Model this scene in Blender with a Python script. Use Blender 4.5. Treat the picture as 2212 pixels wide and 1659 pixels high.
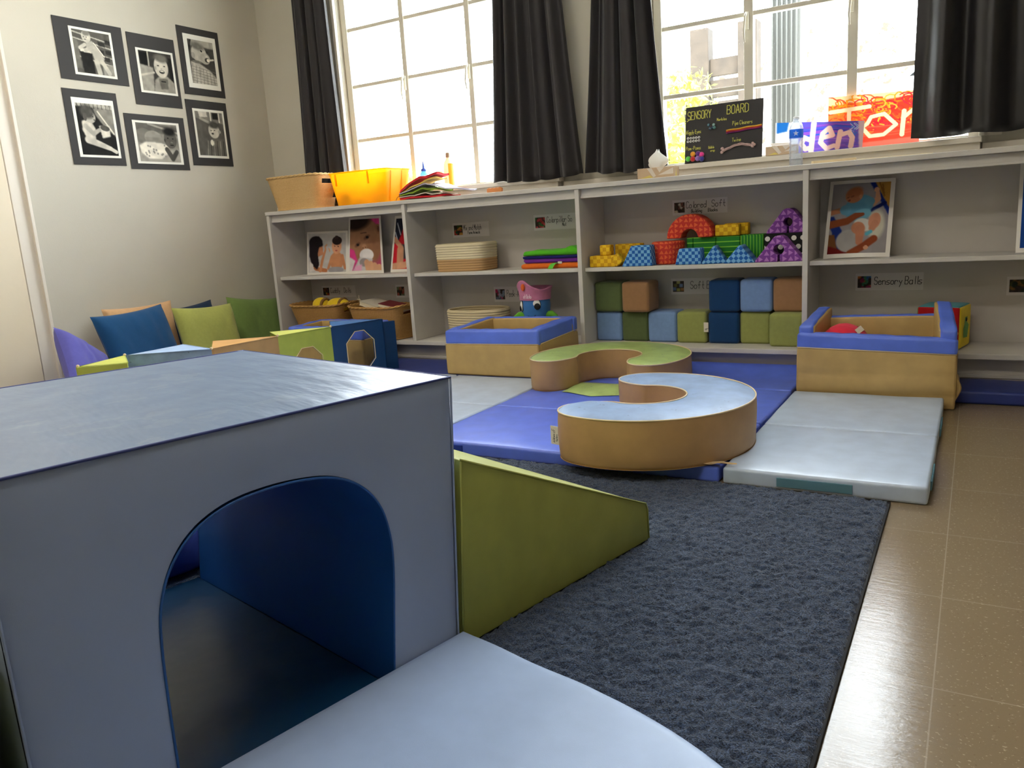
import bpy, bmesh, math, random
import numpy as np
from mathutils import Vector, Matrix
random.seed(7); RNG = np.random.default_rng(11)
for o in list(bpy.data.objects): bpy.data.objects.remove(o, do_unlink=True)
scene = bpy.context.scene
COL = scene.collection
PI = math.pi
R = math.radians

# ------------------------------------------------------------------ camera
cd = bpy.data.cameras.new('camera'); cam = bpy.data.objects.new('camera', cd); COL.objects.link(cam)
cd.sensor_width = 36; cd.lens = 1708.11/2212*36; cd.clip_start = .02; cd.clip_end = 200
yaw, pitch, roll = .5365, .2016, -.0658
fw = Vector((-math.sin(yaw)*math.cos(pitch), math.cos(yaw)*math.cos(pitch), -math.sin(pitch)))
rt = Vector((math.cos(yaw), math.sin(yaw), 0)); up = rt.cross(fw)
r2 = rt*math.cos(roll)+up*math.sin(roll); u2 = -rt*math.sin(roll)+up*math.cos(roll)
m = Matrix((r2, u2, -fw)).transposed().to_4x4(); m.translation = Vector((4.154, -3.8975, .8563))
cam.matrix_world = m
scene.camera = cam

# ------------------------------------------------------------------ light and exposure
scene.view_settings.view_transform = 'Standard'; scene.view_settings.look = 'None'
scene.view_settings.gamma = 1; scene.view_settings.use_curve_mapping = False
scene.view_settings.exposure = 1.15
w = bpy.data.worlds.new('daylight'); scene.world = w; w.use_nodes = True
bg = w.node_tree.nodes['Background']; bg.inputs[0].default_value = (.88, .94, 1, 1); bg.inputs[1].default_value = 12.0
CEIL_FILL_EMIT = 12.0  # emission of the added, unseen ceiling fill lights
cy_ = scene.cycles; cy_.max_bounces = 6; cy_.diffuse_bounces = 4; cy_.glossy_bounces = 3; cy_.transmission_bounces = 4; cy_.transparent_max_bounces = 8
cy_.caustics_reflective = False; cy_.caustics_refractive = False; cy_.use_adaptive_sampling = True; cy_.adaptive_threshold = .02; cy_.adaptive_min_samples = 32

def lin(c):
    return tuple(((v/255)/12.92 if v/255 <= .04045 else ((v/255+.055)/1.055)**2.4) for v in c)

# ------------------------------------------------------------------ node helper and materials
class NT:
    def __init__(s, name):
        s.m = bpy.data.materials.new(name); s.m.use_nodes = True
        s.t = s.m.node_tree; s.b = s.t.nodes['Principled BSDF']; s.out = s.t.nodes['Material Output']
    def n(s, k, **kw):
        x = s.t.nodes.new(k)
        for a, b in kw.items(): setattr(x, a, b)
        return x
    def l(s, a, b): s.t.links.new(a, b)
    def inp(s, sock, v):
        if hasattr(v, 'is_output'): s.l(v, sock)
        else: sock.default_value = v
    def ma(s, op, a, b=0., c=None):
        x = s.n('ShaderNodeMath', operation=op); s.inp(x.inputs[0], a); s.inp(x.inputs[1], b)
        if c is not None: s.inp(x.inputs[2], c)
        return x.outputs[0]
    def mix(s, f, a, b):
        x = s.n('ShaderNodeMix', data_type='RGBA'); s.inp(x.inputs[0], f)
        for i, v in ((6, a), (7, b)): s.inp(x.inputs[i], v if hasattr(v, 'is_output') else (*v, 1))
        return x.outputs[2]
    def co(s, which='Object'):
        return s.n('ShaderNodeTexCoord').outputs[which]
    def noise(s, scale, detail=2, vec=None, rough=.5):
        x = s.n('ShaderNodeTexNoise'); x.inputs['Scale'].default_value = scale; x.inputs['Detail'].default_value = detail
        x.inputs['Roughness'].default_value = rough
        s.l(vec if vec is not None else s.co(), x.inputs['Vector']); return x.outputs['Fac']
    def bump(s, h, strength, dist=.002, prev=None):
        x = s.n('ShaderNodeBump'); x.inputs['Strength'].default_value = strength; x.inputs['Distance'].default_value = dist
        s.inp(x.inputs['Height'], h)
        if prev is not None: s.l(prev, x.inputs['Normal'])
        return x.outputs[0]
    def xyz(s, vec=None):
        x = s.n('ShaderNodeSeparateXYZ'); s.l(vec if vec is not None else s.co(), x.inputs[0]); return x.outputs

def mat(name, rgb, rough=.5, bumps=(), var=None, spec=.5, metal=0, sheen=0, trans=0, rvar=None):
    t = NT(name); c = lin(rgb)
    t.b.inputs['Base Color'].default_value = (*c, 1)
    t.b.inputs['Roughness'].default_value = rough
    t.b.inputs['Specular IOR Level'].default_value = spec
    t.b.inputs['Metallic'].default_value = metal
    if sheen: t.b.inputs['Sheen Weight'].default_value = sheen
    if var:
        f = t.noise(var[0], 3); k = var[1]
        f = t.ma('MULTIPLY', t.ma('SUBTRACT', f, .35), 3.3)
        x = t.mix(f, tuple(v*(1-k) for v in c), tuple(min(1, v*(1+k)) for v in c)); x.node.clamp_factor = True
        t.l(x, t.b.inputs['Base Color'])
    if rvar:
        t.l(t.ma('ADD', t.ma('MULTIPLY', t.noise(rvar[0], 3), rvar[1]), rough-rvar[1]/2), t.b.inputs['Roughness'])
    p = None
    for sc, st, di in bumps: p = t.bump(t.noise(sc, 3), st, di, p)
    if p is not None: t.l(p, t.b.inputs['Normal'])
    if trans:   # light passes through thin cloth or plastic
        tr = t.n('ShaderNodeBsdfTranslucent'); tr.inputs[0].default_value = (*c, 1)
        mx = t.n('ShaderNodeMixShader'); mx.inputs[0].default_value = trans
        t.l(t.b.outputs[0], mx.inputs[1]); t.l(tr.outputs[0], mx.inputs[2]); t.l(mx.outputs[0], t.out.inputs[0])
    return t.m

def clear_mat(name, tint, gloss=.08, rough=.03, haze=0., hazecol=(255, 255, 255)):
    t = NT(name); tp = t.n('ShaderNodeBsdfTransparent'); tp.inputs[0].default_value = (*lin(tint), 1)
    g = t.n('ShaderNodeBsdfGlossy'); g.inputs['Roughness'].default_value = rough
    mx = t.n('ShaderNodeMixShader')
    lw = t.n('ShaderNodeLayerWeight'); lw.inputs[0].default_value = .25
    t.l(t.ma('ADD', t.ma('MULTIPLY', lw.outputs['Fresnel'], .6), gloss), mx.inputs[0])
    t.l(tp.outputs[0], mx.inputs[1]); t.l(g.outputs[0], mx.inputs[2])
    o = mx.outputs[0]
    if haze:
        tr = t.n('ShaderNodeBsdfTranslucent'); tr.inputs[0].default_value = (*lin(hazecol), 1)
        m2 = t.n('ShaderNodeMixShader'); m2.inputs[0].default_value = haze
        t.l(o, m2.inputs[1]); t.l(tr.outputs[0], m2.inputs[2]); o = m2.outputs[0]
    t.l(o, t.out.inputs[0]); return t.m

LEATHER = ((700, .25, .0006), (9, .35, .006))
def vinyl(name, rgb, rough=.42, wr=.35, var=.06):
    return mat(name, rgb, rough, ((700, .25, .0006), (7, wr, .008)), (14, var))
def cloth(name, rgb, rough=.9, trans=0):
    return mat(name, rgb, rough, ((900, .5, .0008), (18, .15, .003)), (60, .035), .2, sheen=.15, trans=trans)

def pattern(kind, name, ca, cb, s=.022, rough=.85):
    """printed cloth patterns of the soft blocks, in object space"""
    t = NT(name); X, Y, Z = t.xyz()[:3]
    u = t.ma('ADD', t.ma('ADD', X, Y), .0003); v = t.ma('ADD', Z, .0003)
    if kind == 'stripe_v': u, v = v, u; kind = 'stripe'
    if kind == 'diamond':
        u, v = t.ma('ADD', u, v), t.ma('SUBTRACT', u, v); kind = 'check'
    U = t.ma('DIVIDE', u, s); V = t.ma('DIVIDE', v, s)
    fu = t.ma('FRACT', t.ma('ADD', U, 100)); fv = t.ma('FRACT', t.ma('ADD', V, 100))
    iu = t.ma('FLOOR', t.ma('ADD', U, 100)); iv = t.ma('FLOOR', t.ma('ADD', V, 100))
    if kind == 'check':
        f = t.ma('GREATER_THAN', t.ma('FRACT', t.ma('MULTIPLY', t.ma('ADD', iu, iv), .5)), .25)
    elif kind == 'stripe':
        f = t.ma('GREATER_THAN', fv, .8)
    elif kind == 'dots':
        fu = t.ma('FRACT', t.ma('ADD', t.ma('ADD', U, 100), t.ma('MULTIPLY', iv, .5)))
        d = t.ma('ADD', t.ma('POWER', t.ma('SUBTRACT', fu, .5), 2), t.ma('POWER', t.ma('SUBTRACT', fv, .5), 2))
        f = t.ma('LESS_THAN', d, .085)
    elif kind == 'tri':
        wn = t.n('ShaderNodeTexWhiteNoise'); cb_ = t.n('ShaderNodeCombineXYZ')
        t.l(iu, cb_.inputs[0]); t.l(iv, cb_.inputs[1]); t.l(cb_.outputs[0], wn.inputs[0])
        sw = t.ma('GREATER_THAN', wn.outputs[0], .5)
        a = t.ma('ADD', t.ma('MULTIPLY', fu, sw), t.ma('MULTIPLY', fv, t.ma('SUBTRACT', 1, sw)))
        b = t.ma('ADD', t.ma('MULTIPLY', fv, sw), t.ma('MULTIPLY', fu, t.ma('SUBTRACT', 1, sw)))
        w1 = t.ma('MULTIPLY', t.ma('SUBTRACT', .88, b), .62)
        f = t.ma('MULTIPLY', t.ma('GREATER_THAN', b, .14), t.ma('LESS_THAN', t.ma('ABSOLUTE', t.ma('SUBTRACT', a, .5)), w1))
    t.l(t.mix(f, lin(ca), lin(cb)), t.b.inputs['Base Color'])
    t.b.inputs['Roughness'].default_value = rough
    t.l(t.bump(t.noise(900, 2), .4, .0008), t.b.inputs['Normal'])
    return t.m

# ------------------------------------------------------------------ mesh helpers
def mk(name, V, F, ma, parent=None, smooth=True, colors=None, mats=None, midx=None):
    me = bpy.data.meshes.new(name)
    V = np.asarray(V, dtype=np.float32).reshape(-1, 3)
    if isinstance(F, np.ndarray) and F.ndim == 2:
        k = F.shape[1]; F = F.astype(np.int32)
        me.vertices.add(len(V)); me.vertices.foreach_set('co', V.ravel())
        me.loops.add(F.size); me.loops.foreach_set('vertex_index', F.ravel())
        me.polygons.add(len(F)); me.polygons.foreach_set('loop_start', np.arange(0, F.size, k, dtype=np.int32))
        me.polygons.foreach_set('loop_total', np.full(len(F), k, dtype=np.int32))
        me.update(calc_edges=True)
    else:
        me.from_pydata([tuple(v) for v in V.tolist()], [], [tuple(f) for f in F]); me.update()
    me.polygons.foreach_set('use_smooth', np.full(len(me.polygons), bool(smooth)))
    for x in (mats or [ma]): me.materials.append(x)
    if midx is not None: me.polygons.foreach_set('material_index', np.asarray(midx, dtype=np.int32))
    if colors is not None:
        ca = me.color_attributes.new('Col', 'FLOAT_COLOR', 'POINT')
        c = np.ones((len(V), 4), dtype=np.float32); c[:, :3] = colors; ca.data.foreach_set('color', c.ravel())
    me.validate()
    o = bpy.data.objects.new(name, me); COL.objects.link(o)
    if parent is not None: o.parent = parent
    return o

def tag(o, label=None, cat=None, group=None, kind=None):
    if label: o['label'] = label
    if cat: o['category'] = cat
    if group: o['group'] = group
    if kind: o['kind'] = kind
    return o
def thing(name, label, cat, loc=(0, 0, 0), rz=0, group=None, rot=None):
    o = bpy.data.objects.new(name, None); COL.objects.link(o); o.empty_display_size = .05
    o.location = loc; o.rotation_euler = rot if rot else (0, 0, rz)
    return tag(o, label, cat, group)
def place(o, loc, rz=0, rot=None):
    o.location = loc; o.rotation_euler = rot if rot else (0, 0, rz); return o
def struct(name, V, F, ma, smooth=False, label=None):
    o = mk(name, V, F, ma, None, smooth); o['kind'] = 'structure'
    if label: o['label'] = label
    return o

class MB:
    """collects simple shapes into one mesh"""
    def __init__(s): s.V = []; s.F = []; s.n = 0
    def add(s, V, F):
        V = np.asarray(V, dtype=float).reshape(-1, 3)
        s.V.append(V); s.F += [tuple(int(i)+s.n for i in f) for f in F]; s.n += len(V); return s
    def box(s, x0, x1, y0, y1, z0, z1, M=None):
        v = np.array([(x, y, z) for z in (z0, z1) for y in (y0, y1) for x in (x0, x1)], dtype=float)
        if M is not None: v = np.array([M @ Vector(p) for p in v])
        return s.add(v, [(0, 2, 3, 1), (4, 5, 7, 6), (0, 1, 5, 4), (2, 6, 7, 3), (0, 4, 6, 2), (1, 3, 7, 5)])
    def bev(s, x0, x1, y0, y1, z0, z1, r=.004, f=None):
        V, F = softbox(x1-x0, y1-y0, z1-z0, r, n=1, k=2); V = V+np.array([(x0+x1)/2, (y0+y1)/2, z0])
        if f: V = f(V)
        return s.add(V, F)
    def tube(s, path, r, k=8, closed=False):
        V, F = tube(path, r, k, closed); return s.add(V, F)
    def lathe(s, prof, k=24, c=(0, 0, 0), cap=True):
        V = []; n = len(prof)
        for i in range(k):
            a = 2*PI*i/k
            for (r, z) in prof: V.append((c[0]+r*math.cos(a), c[1]+r*math.sin(a), c[2]+z))
        F = [(i*n+j, ((i+1) % k)*n+j, ((i+1) % k)*n+j+1, i*n+j+1) for i in range(k) for j in range(n-1)]
        if cap:
            F.append(tuple(i*n for i in range(k))[::-1]); F.append(tuple(i*n+n-1 for i in range(k)))
        return s.add(V, F)
    def sph(s, c, r, sc=(1, 1, 1), k=14, M=None):
        V = []; F = []
        for i in range(k+1):
            t = PI*i/k
            for j in range(2*k):
                a = PI*j/k; V.append((r*sc[0]*math.sin(t)*math.cos(a), r*sc[1]*math.sin(t)*math.sin(a), r*sc[2]*math.cos(t)))
        for i in range(k):
            for j in range(2*k):
                F.append((i*2*k+j, (i+1)*2*k+j, (i+1)*2*k+(j+1) % (2*k), i*2*k+(j+1) % (2*k)))
        V = np.array(V)
        if M is not None: V = np.array([M @ Vector(p) for p in V])
        return s.add(V+np.array(c), F)
    def prism(s, pts, y0, y1):
        """outline in x, z extruded along y"""
        n = len(pts)
        V = [(x, y0, z) for x, z in pts]+[(x, y1, z) for x, z in pts]
        F = [tuple(range(n)), tuple(range(2*n-1, n-1, -1))]+[(i, i+n, (i+1) % n+n, (i+1) % n) for i in range(n)]
        return s.add(V, F)
    def out(s, name, ma, parent=None, smooth=False):
        o = mk(name, np.concatenate(s.V), s.F, ma, parent, smooth); return o

def tube(path, r, k=8, closed=False):
    P = [Vector(p) for p in path]; n = len(P); V = []
    upv = Vector((0, 0, 1)); prev = None
    for i in range(n):
        a = P[(i-1) % n] if (closed or i) else P[0]; b = P[(i+1) % n] if (closed or i < n-1) else P[-1]
        t = (b-a); t = t.normalized() if t.length > 1e-9 else Vector((1, 0, 0))
        s = prev if prev is not None else (t.cross(upv) if abs(t.z) < .95 else t.cross(Vector((1, 0, 0))))
        s = (s-t*s.dot(t)).normalized(); q = t.cross(s); prev = s
        rr = r[i] if hasattr(r, '__len__') else r
        for j in range(k):
            A = 2*PI*j/k; V.append(P[i]+s*(math.cos(A)*rr)+q*(math.sin(A)*rr))
    V = np.array([tuple(v) for v in V]); F = []
    for i in range(n if closed else n-1):
        for j in range(k): F.append((i*k+j, i*k+(j+1) % k, ((i+1) % n)*k+(j+1) % k, ((i+1) % n)*k+j))
    if not closed: F += [tuple(range(k))[::-1], tuple(range((n-1)*k, n*k))]
    return V, F

def softbox(dx, dy, dz, r=.01, n=6, k=3, bulge=0.):
    """rounded, slightly inflated block standing on z = 0, centred in x and y"""
    def axis(h):
        e = [-h+r*(1-math.cos(PI/2*i/k)) for i in range(k)]; e = [-h+r*i/k for i in range(k)]
        mid = [(-h+r)+(2*(h-r))*i/n for i in range(n+1)]
        return e+mid+[-v for v in e[::-1]]
    H = (dx/2, dy/2, dz/2); A = [axis(h) for h in H]
    V = []; F = []; idx = {}
    def vid(q):
        key = tuple(round(c, 6) for c in q)
        if key not in idx: idx[key] = len(V); V.append(q)
        return idx[key]
    for ax in range(3):
        b, c = (ax+1) % 3, (ax+2) % 3
        for sg in (-1, 1):
            for i in range(len(A[b])-1):
                for j in range(len(A[c])-1):
                    q = []
                    for (ii, jj) in ((i, j), (i+1, j), (i+1, j+1), (i, j+1)):
                        p = [0, 0, 0]; p[ax] = sg*H[ax]; p[b] = A[b][ii]; p[c] = A[c][jj]; q.append(vid(p))
                    F.append(tuple(q) if sg > 0 else tuple(q[::-1]))
    V = np.array(V, dtype=float); Hn = np.array(H)
    if bulge:
        s = V/Hn
        for ax in range(3):
            b, c = (ax+1) % 3, (ax+2) % 3
            on = np.abs(s[:, ax]) > .999
            V[on, ax] += np.sign(s[on, ax])*bulge*(1-s[on, b]**4)*(1-s[on, c]**4)
    base = np.clip(V, -Hn, Hn); inner = np.clip(base, -(Hn-r), Hn-r); d = base-inner
    L = np.linalg.norm(d, axis=1); ok = L > 1e-9
    nv = V.copy(); nv[ok] = inner[ok]+d[ok]/L[ok, None]*r + (V-base)[ok]
    nv[:, 2] += H[2]
    return nv, F

def soft(name, dx, dy, dz, ma, parent=None, r=.01, bulge=.003, n=6, f=None, loc=None):
    V, F = softbox(dx, dy, dz, r, n=n, bulge=bulge)
    if f is not None: V = f(V)
    if loc is not None: V = V+np.array(loc)
    return mk(name, V, F, ma, parent, True)

def grid_faces(nu, nv, wrap=False):
    i = np.arange(nu-(0 if wrap else 1)); j = np.arange(nv-1)
    I, J = np.meshgrid(i, j, indexing='ij'); I2 = (I+1) % nu
    return np.stack([I*nv+J, I2*nv+J, I2*nv+J+1, I*nv+J+1], -1).reshape(-1, 4)

def vnoise(X, Y, s, seed=0):
    """smooth value noise"""
    r = np.random.default_rng(seed); T = r.random((64, 64))
    x = X/s; y = Y/s; xi = np.floor(x).astype(int); yi = np.floor(y).astype(int)
    fx = x-xi; fy = y-yi; fx = fx*fx*(3-2*fx); fy = fy*fy*(3-2*fy)
    g = lambda a, b: T[a % 64, b % 64]
    return (g(xi, yi)*(1-fx)+g(xi+1, yi)*fx)*(1-fy)+(g(xi, yi+1)*(1-fx)+g(xi+1, yi+1)*fx)*fy

# ------------------------------------------------------------------ handwriting
GL = {'A': "02 28 42|14 34", 'B': "02 08 38 47 46 35 05|35 44 43 32 02", 'C': "47 38 18 07 03 12 32 43", 'D': "02 08 28 47 43 22 02",
 'E': "48 08 02 42|05 35", 'F': "48 08 02|05 35", 'M': "02 08 24 48 42", 'N': "02 08 42 48", 'O': "18 07 03 12 32 43 47 38 18",
 'P': "02 08 38 47 46 35 05", 'R': "02 08 38 47 46 35 05|25 42", 'S': "47 38 18 07 06 15 35 44 43 32 12 03", 'T': "08 48|28 22",
 'W': "08 12 26 32 48", 'Y': "08 25 48|25 22", 'a': "45 15 04 03 12 32 43|45 42", 'b': "08 02|04 15 35 44 43 32 12 03",
 'c': "44 35 15 04 03 12 32 43", 'd': "48 42|44 35 15 04 03 12 32 43", 'e': "04 44 35 15 04 03 12 32 43", 'f': "47 38 27 22|05 45",
 'g': "45 15 04 03 12 32 43|45 41 30 10", 'h': "08 02|04 15 35 44 42", 'i': "25 22|28 27", 'k': "08 02|45 03|14 42", 'l': "28 22",
 'm': "05 02|04 15 24 22|24 35 44 42", 'n': "05 02|04 15 35 44 42", 'o': "15 04 03 12 32 43 44 35 15", 'p': "05 00|04 15 35 44 43 32 12 03",
 'r': "05 02|04 15 35 44", 's': "45 15 04 43 32 02", 't': "28 23 32 42|15 45", 'u': "05 03 12 32 43|45 42", 'w': "05 12 24 32 45",
 'x': "05 42|45 02", 'y': "05 23|45 10", '-': "14 34"}
ADV = {'i': 3, 'l': 3, ' ': 3.4, '-': 5, 'm': 5.6, 't': 4.6}
def strokes(txt, x, y, h, wf=.5, slant=0.):
    """polylines of a handwritten line, baseline at y, capital height h"""
    u = h/6; px = x; out = []
    for ch in txt:
        if ch in GL:
            for st in GL[ch].split('|'):
                out.append([(px+(int(p[0])*wf+slant*(int(p[1])-2))*u, y+(int(p[1])-2)*u) for p in st.split()])
        px += (ADV.get(ch, 5.4))*wf*u
    return out
def lettering(name, sts, wd, ma, parent, fn, off=.0006):
    """flat pen strokes laid on a surface; fn maps (u, v, offset) to a point"""
    V = []; F = []
    for st in sts:
        for a, b in zip(st[:-1], st[1:]):
            dx, dy = b[0]-a[0], b[1]-a[1]; L = math.hypot(dx, dy) or 1; nx, ny = -dy/L*wd/2, dx/L*wd/2
            ex, ey = dx/L*wd*.3, dy/L*wd*.3
            i = len(V)
            for (qx, qy) in ((a[0]-ex+nx, a[1]-ey+ny), (a[0]-ex-nx, a[1]-ey-ny), (b[0]+ex-nx, b[1]+ey-ny), (b[0]+ex+nx, b[1]+ey+ny)):
                V.append(fn(qx, qy, off))
            F.append((i, i+1, i+2, i+3))
    return mk(name, V, F, ma, parent, False)

# ------------------------------------------------------------------ painting the printed photographs
class Paint:
    def __init__(s, W, H, c):
        s.W, s.H = W, H; s.im = np.ones((H, W, 3))*np.array(c)/255.
        s.a = W/H
        s.X, s.Y = np.meshgrid((np.arange(W)+.5)/W, (np.arange(H)+.5)/H)
    def put(s, m, c): s.im = s.im*(1-m[..., None])+m[..., None]*np.array(c)/255.; return s
    def el(s, cx, cy, rx, ry, c, rot=0, soft=.12):
        a = R(rot); x = (s.X-cx)*s.a; y = s.Y-cy
        u = (x*math.cos(a)+y*math.sin(a))/(rx*s.a); v = (-x*math.sin(a)+y*math.cos(a))/ry
        d = np.sqrt(u*u+v*v); return s.put(np.clip((1-d)/soft+.5, 0, 1), c)
    def poly(s, pts, c, blur=1):
        m = np.zeros(s.X.shape, bool); n = len(pts)
        for i in range(n):
            x0, y0 = pts[i]; x1, y1 = pts[(i+1) % n]
            if y0 == y1: continue
            cr = ((s.Y > y0) != (s.Y > y1)) & (s.X < (x1-x0)*(s.Y-y0)/(y1-y0)+x0); m ^= cr
        return s.put(s.bl(m.astype(float), blur), c)
    def bl(s, m, k):
        for _ in range(k):
            p = np.pad(m, 1, mode='edge'); m = (p[:-2, 1:-1]+p[2:, 1:-1]+p[1:-1, :-2]+p[1:-1, 2:]+2*m)/6
        return m
    def ln(s, pts, wd, c, soft=.3):
        D = np.full(s.X.shape, 9.)
        ws = wd if hasattr(wd, '__len__') else [wd]*len(pts)
        for (a, b, w0, w1) in zip(pts[:-1], pts[1:], ws[:-1], ws[1:]):
            ax, ay = a[0]*s.a, a[1]; dx, dy = b[0]*s.a-ax, b[1]-ay
            t = np.clip(((s.X*s.a-ax)*dx+(s.Y-ay)*dy)/(dx*dx+dy*dy+1e-9), 0, 1)
            D = np.minimum(D, np.hypot(s.X*s.a-ax-t*dx, s.Y-ay-t*dy)/((w0+(w1-w0)*t)/2))
        return s.put(np.clip((1-D)/soft+.5, 0, 1), c)
    def noisy(s, k=.03, sc=.08, seed=1):
        s.im *= 1+k*2*(vnoise(s.X, s.Y, sc, seed)[..., None]-.5); return s
    def grey(s, tint=(1, .97, .9)):
        g = np.clip(((s.im @ np.array([.3, .59, .11]))-.5)*1.25+.44, .05, 1); s.im = g[..., None]*np.array(tint); return s
    def lin(s):
        c = np.clip(s.im, 0, 1); return np.where(c <= .04045, c/12.92, ((c+.055)/1.055)**2.4)

def attr_mat(name, rough=.35, trans=0):
    t = NT(name); a = t.n('ShaderNodeAttribute', attribute_name='Col')
    t.l(a.outputs['Color'], t.b.inputs['Base Color']); t.b.inputs['Roughness'].default_value = rough; t.b.inputs['Specular IOR Level'].default_value = .15
    if trans:
        tr = t.n('ShaderNodeBsdfTranslucent'); t.l(a.outputs['Color'], tr.inputs[0])
        mx = t.n('ShaderNodeMixShader'); mx.inputs[0].default_value = trans
        t.l(t.b.outputs[0], mx.inputs[1]); t.l(tr.outputs[0], mx.inputs[2]); t.l(mx.outputs[0], t.out.inputs[0])
    return t.m
PRINT = attr_mat('photo_print_ink', .75)
def quad_fn(q, bend=0.):
    """q: tl, tr, br, bl corners -> fn(u, v, off), u right, v down, off towards the viewer"""
    A = [Vector(p) for p in q]; nrm = (A[3]-A[0]).cross(A[1]-A[0]).normalized()
    def fn(u, v, off=0.):
        p = A[0]*(1-u)*(1-v)+A[1]*u*(1-v)+A[2]*u*v+A[3]*(1-u)*v
        return tuple(p+nrm*(off+bend*(4*u*(1-u)-1)*(1 if bend else 0)))
    return fn
def print_mesh(name, P, fn, parent, off, ma=None, u0=0., u1=1., v0=0., v1=1.):
    us = np.linspace(u0, u1, P.W); vs = np.linspace(v0, v1, P.H)
    V = np.array([fn(u, v, off) for v in vs for u in us])
    return mk(name, V, grid_faces(P.H, P.W), ma or PRINT, parent, True, colors=P.lin().reshape(-1, 3))
def sheet(name, fn, th, ma, parent, n=10):
    """thin board following fn, with its own thickness behind"""
    V = []; g = [i/n for i in range(n+1)]
    for o in (0., -th):
        for v in g:
            for u in g: V.append(fn(u, v, o))
    N = n+1; F = []
    for i in range(n):
        for j in range(n):
            a = i*N+j; F.append((a, a+N, a+N+1, a+1)); b = a+N*N; F.append((b, b+1, b+N+1, b+N))
    for j in range(n):
        for a, b in ((j, j+1), (n*N+j+1, n*N+j), ((j+1)*N, j*N), (j*N+n, (j+1)*N+n)):
            F.append((a, b, b+N*N, a+N*N))
    return mk(name, V, F, ma, parent, False)
# ------------------------------------------------------------------ the room
M_WALL = mat('wall_paint', (200, 194, 179), .8, ((260, .25, .0015), (30, .15, .003)), (2, .03), .3)
M_SHELF = mat('shelf_paint', (206, 201, 193), .5, ((40, .2, .002),), (8, .03))
M_SHELFB = mat('shelf_back_paint', (194, 188, 180), .7, ((200, .2, .001),), (4, .03), .3)
M_TRIM = mat('trim_paint', (222, 214, 200), .45, ((30, .2, .002),))
M_WIN = mat('window_paint', (222, 216, 200), .45, ((60, .3, .002),))
M_CEIL = mat('ceiling_paint', (228, 224, 214), .85)
M_DOOR = mat('door_paint', (226, 212, 186), .5, ((40, .15, .002),))
M_GLASS = clear_mat('window_glass', (250, 252, 252), .03)

def floor_mat():
    t = NT('vinyl_tile'); X, Y, Z = t.xyz()[:3]; S = .3721
    U = t.ma('ADD', t.ma('DIVIDE', t.ma('SUBTRACT', X, 4.1216), S), 100); V = t.ma('ADD', t.ma('DIVIDE', t.ma('SUBTRACT', Y, -1.7105), S), 100)
    du = t.ma('ABSOLUTE', t.ma('SUBTRACT', t.ma('FRACT', t.ma('ADD', U, .5)), .5)); dv = t.ma('ABSOLUTE', t.ma('SUBTRACT', t.ma('FRACT', t.ma('ADD', V, .5)), .5))
    d = t.ma('MINIMUM', du, dv); line = t.ma('LESS_THAN', d, .0035)
    wn = t.n('ShaderNodeTexWhiteNoise'); cb = t.n('ShaderNodeCombineXYZ'); t.l(t.ma('FLOOR', U), cb.inputs[0]); t.l(t.ma('FLOOR', V), cb.inputs[1]); t.l(cb.outputs[0], wn.inputs[0])
    mp = t.n('ShaderNodeMapping'); mp.inputs['Scale'].default_value = (1, 1.7, 1); t.l(t.co(), mp.inputs[0])
    fl = t.noise(130, 2, mp.outputs[0]); f2 = t.noise(120, 2, t.co(), .6)
    c = t.mix(t.ma('MULTIPLY', wn.outputs[0], .5), lin((128, 111, 86)), lin((121, 104, 81)))
    c = t.mix(t.ma('GREATER_THAN', fl, .665), c, lin((170, 156, 130)))
    c = t.mix(t.ma('GREATER_THAN', f2, .69), c, lin((112, 94, 72)))
    c = t.mix(t.ma('MULTIPLY', t.noise(3, 4), .25), c, lin((150, 134, 108)))
    c = t.mix(t.ma('MULTIPLY', line, .22), c, lin((205, 196, 178)))
    t.l(c, t.b.inputs['Base Color'])
    mp2 = t.n('ShaderNodeMapping'); mp2.inputs['Scale'].default_value = (1, 5, 1); mp2.inputs['Rotation'].default_value = (0, 0, .5); t.l(t.co(), mp2.inputs[0])
    sc = t.noise(14, 5, mp2.outputs[0], .75)
    t.l(t.ma('ADD', t.ma('MULTIPLY', sc, .20), .05), t.b.inputs['Roughness'])
    t.b.inputs['Specular IOR Level'].default_value = .34
    b = t.bump(sc, .18, .003); b = t.bump(t.noise(70, 3), .10, .001, b); b = t.bump(t.noise(2.2, 2), .25, .01, b)
    t.l(b, t.b.inputs['Normal']); return t.m

RX0, RX1, RY0, RY1, RH = -.2205, 6.4, -6.2, .333, 3.0
b = MB(); b.box(RX0-.1, RX1+.1, RY0-.1, .5, -.1, 0); b.out('floor', floor_mat())['kind'] = 'structure'
b = MB(); b.box(RX0-.1, RX1+.1, RY0-.1, .5, RH, RH+.1); b.out('ceiling', M_CEIL)['kind'] = 'structure'
b = MB(); b.box(RX0-.1, RX0, RY0-.1, .5, 0, RH); b.out('wall_left', M_WALL)['kind'] = 'structure'
b = MB(); b.box(RX1, RX1+.1, RY0-.1, .5, 0, RH); b.out('wall_right', M_WALL)['kind'] = 'structure'
b = MB(); b.box(RX0, RX1, RY0-.1, RY0, 0, RH); b.out('wall_front', M_WALL)['kind'] = 'structure'
WINS = ((.50, 1.98), (2.625, 4.14)); WZ0, WZ1 = 1.095, 2.86
b = MB(); xs = [RX0, WINS[0][0], WINS[0][1], WINS[1][0], WINS[1][1], RX1]
for i in (0, 2, 4): b.box(xs[i], xs[i+1], RY1, .50, 0, RH)
for (a, c) in WINS: b.box(a, c, RY1, .50, 0, WZ0); b.box(a, c, RY1, .50, WZ1, RH)
b.out('wall_back', M_WALL)['kind'] = 'structure'

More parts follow.
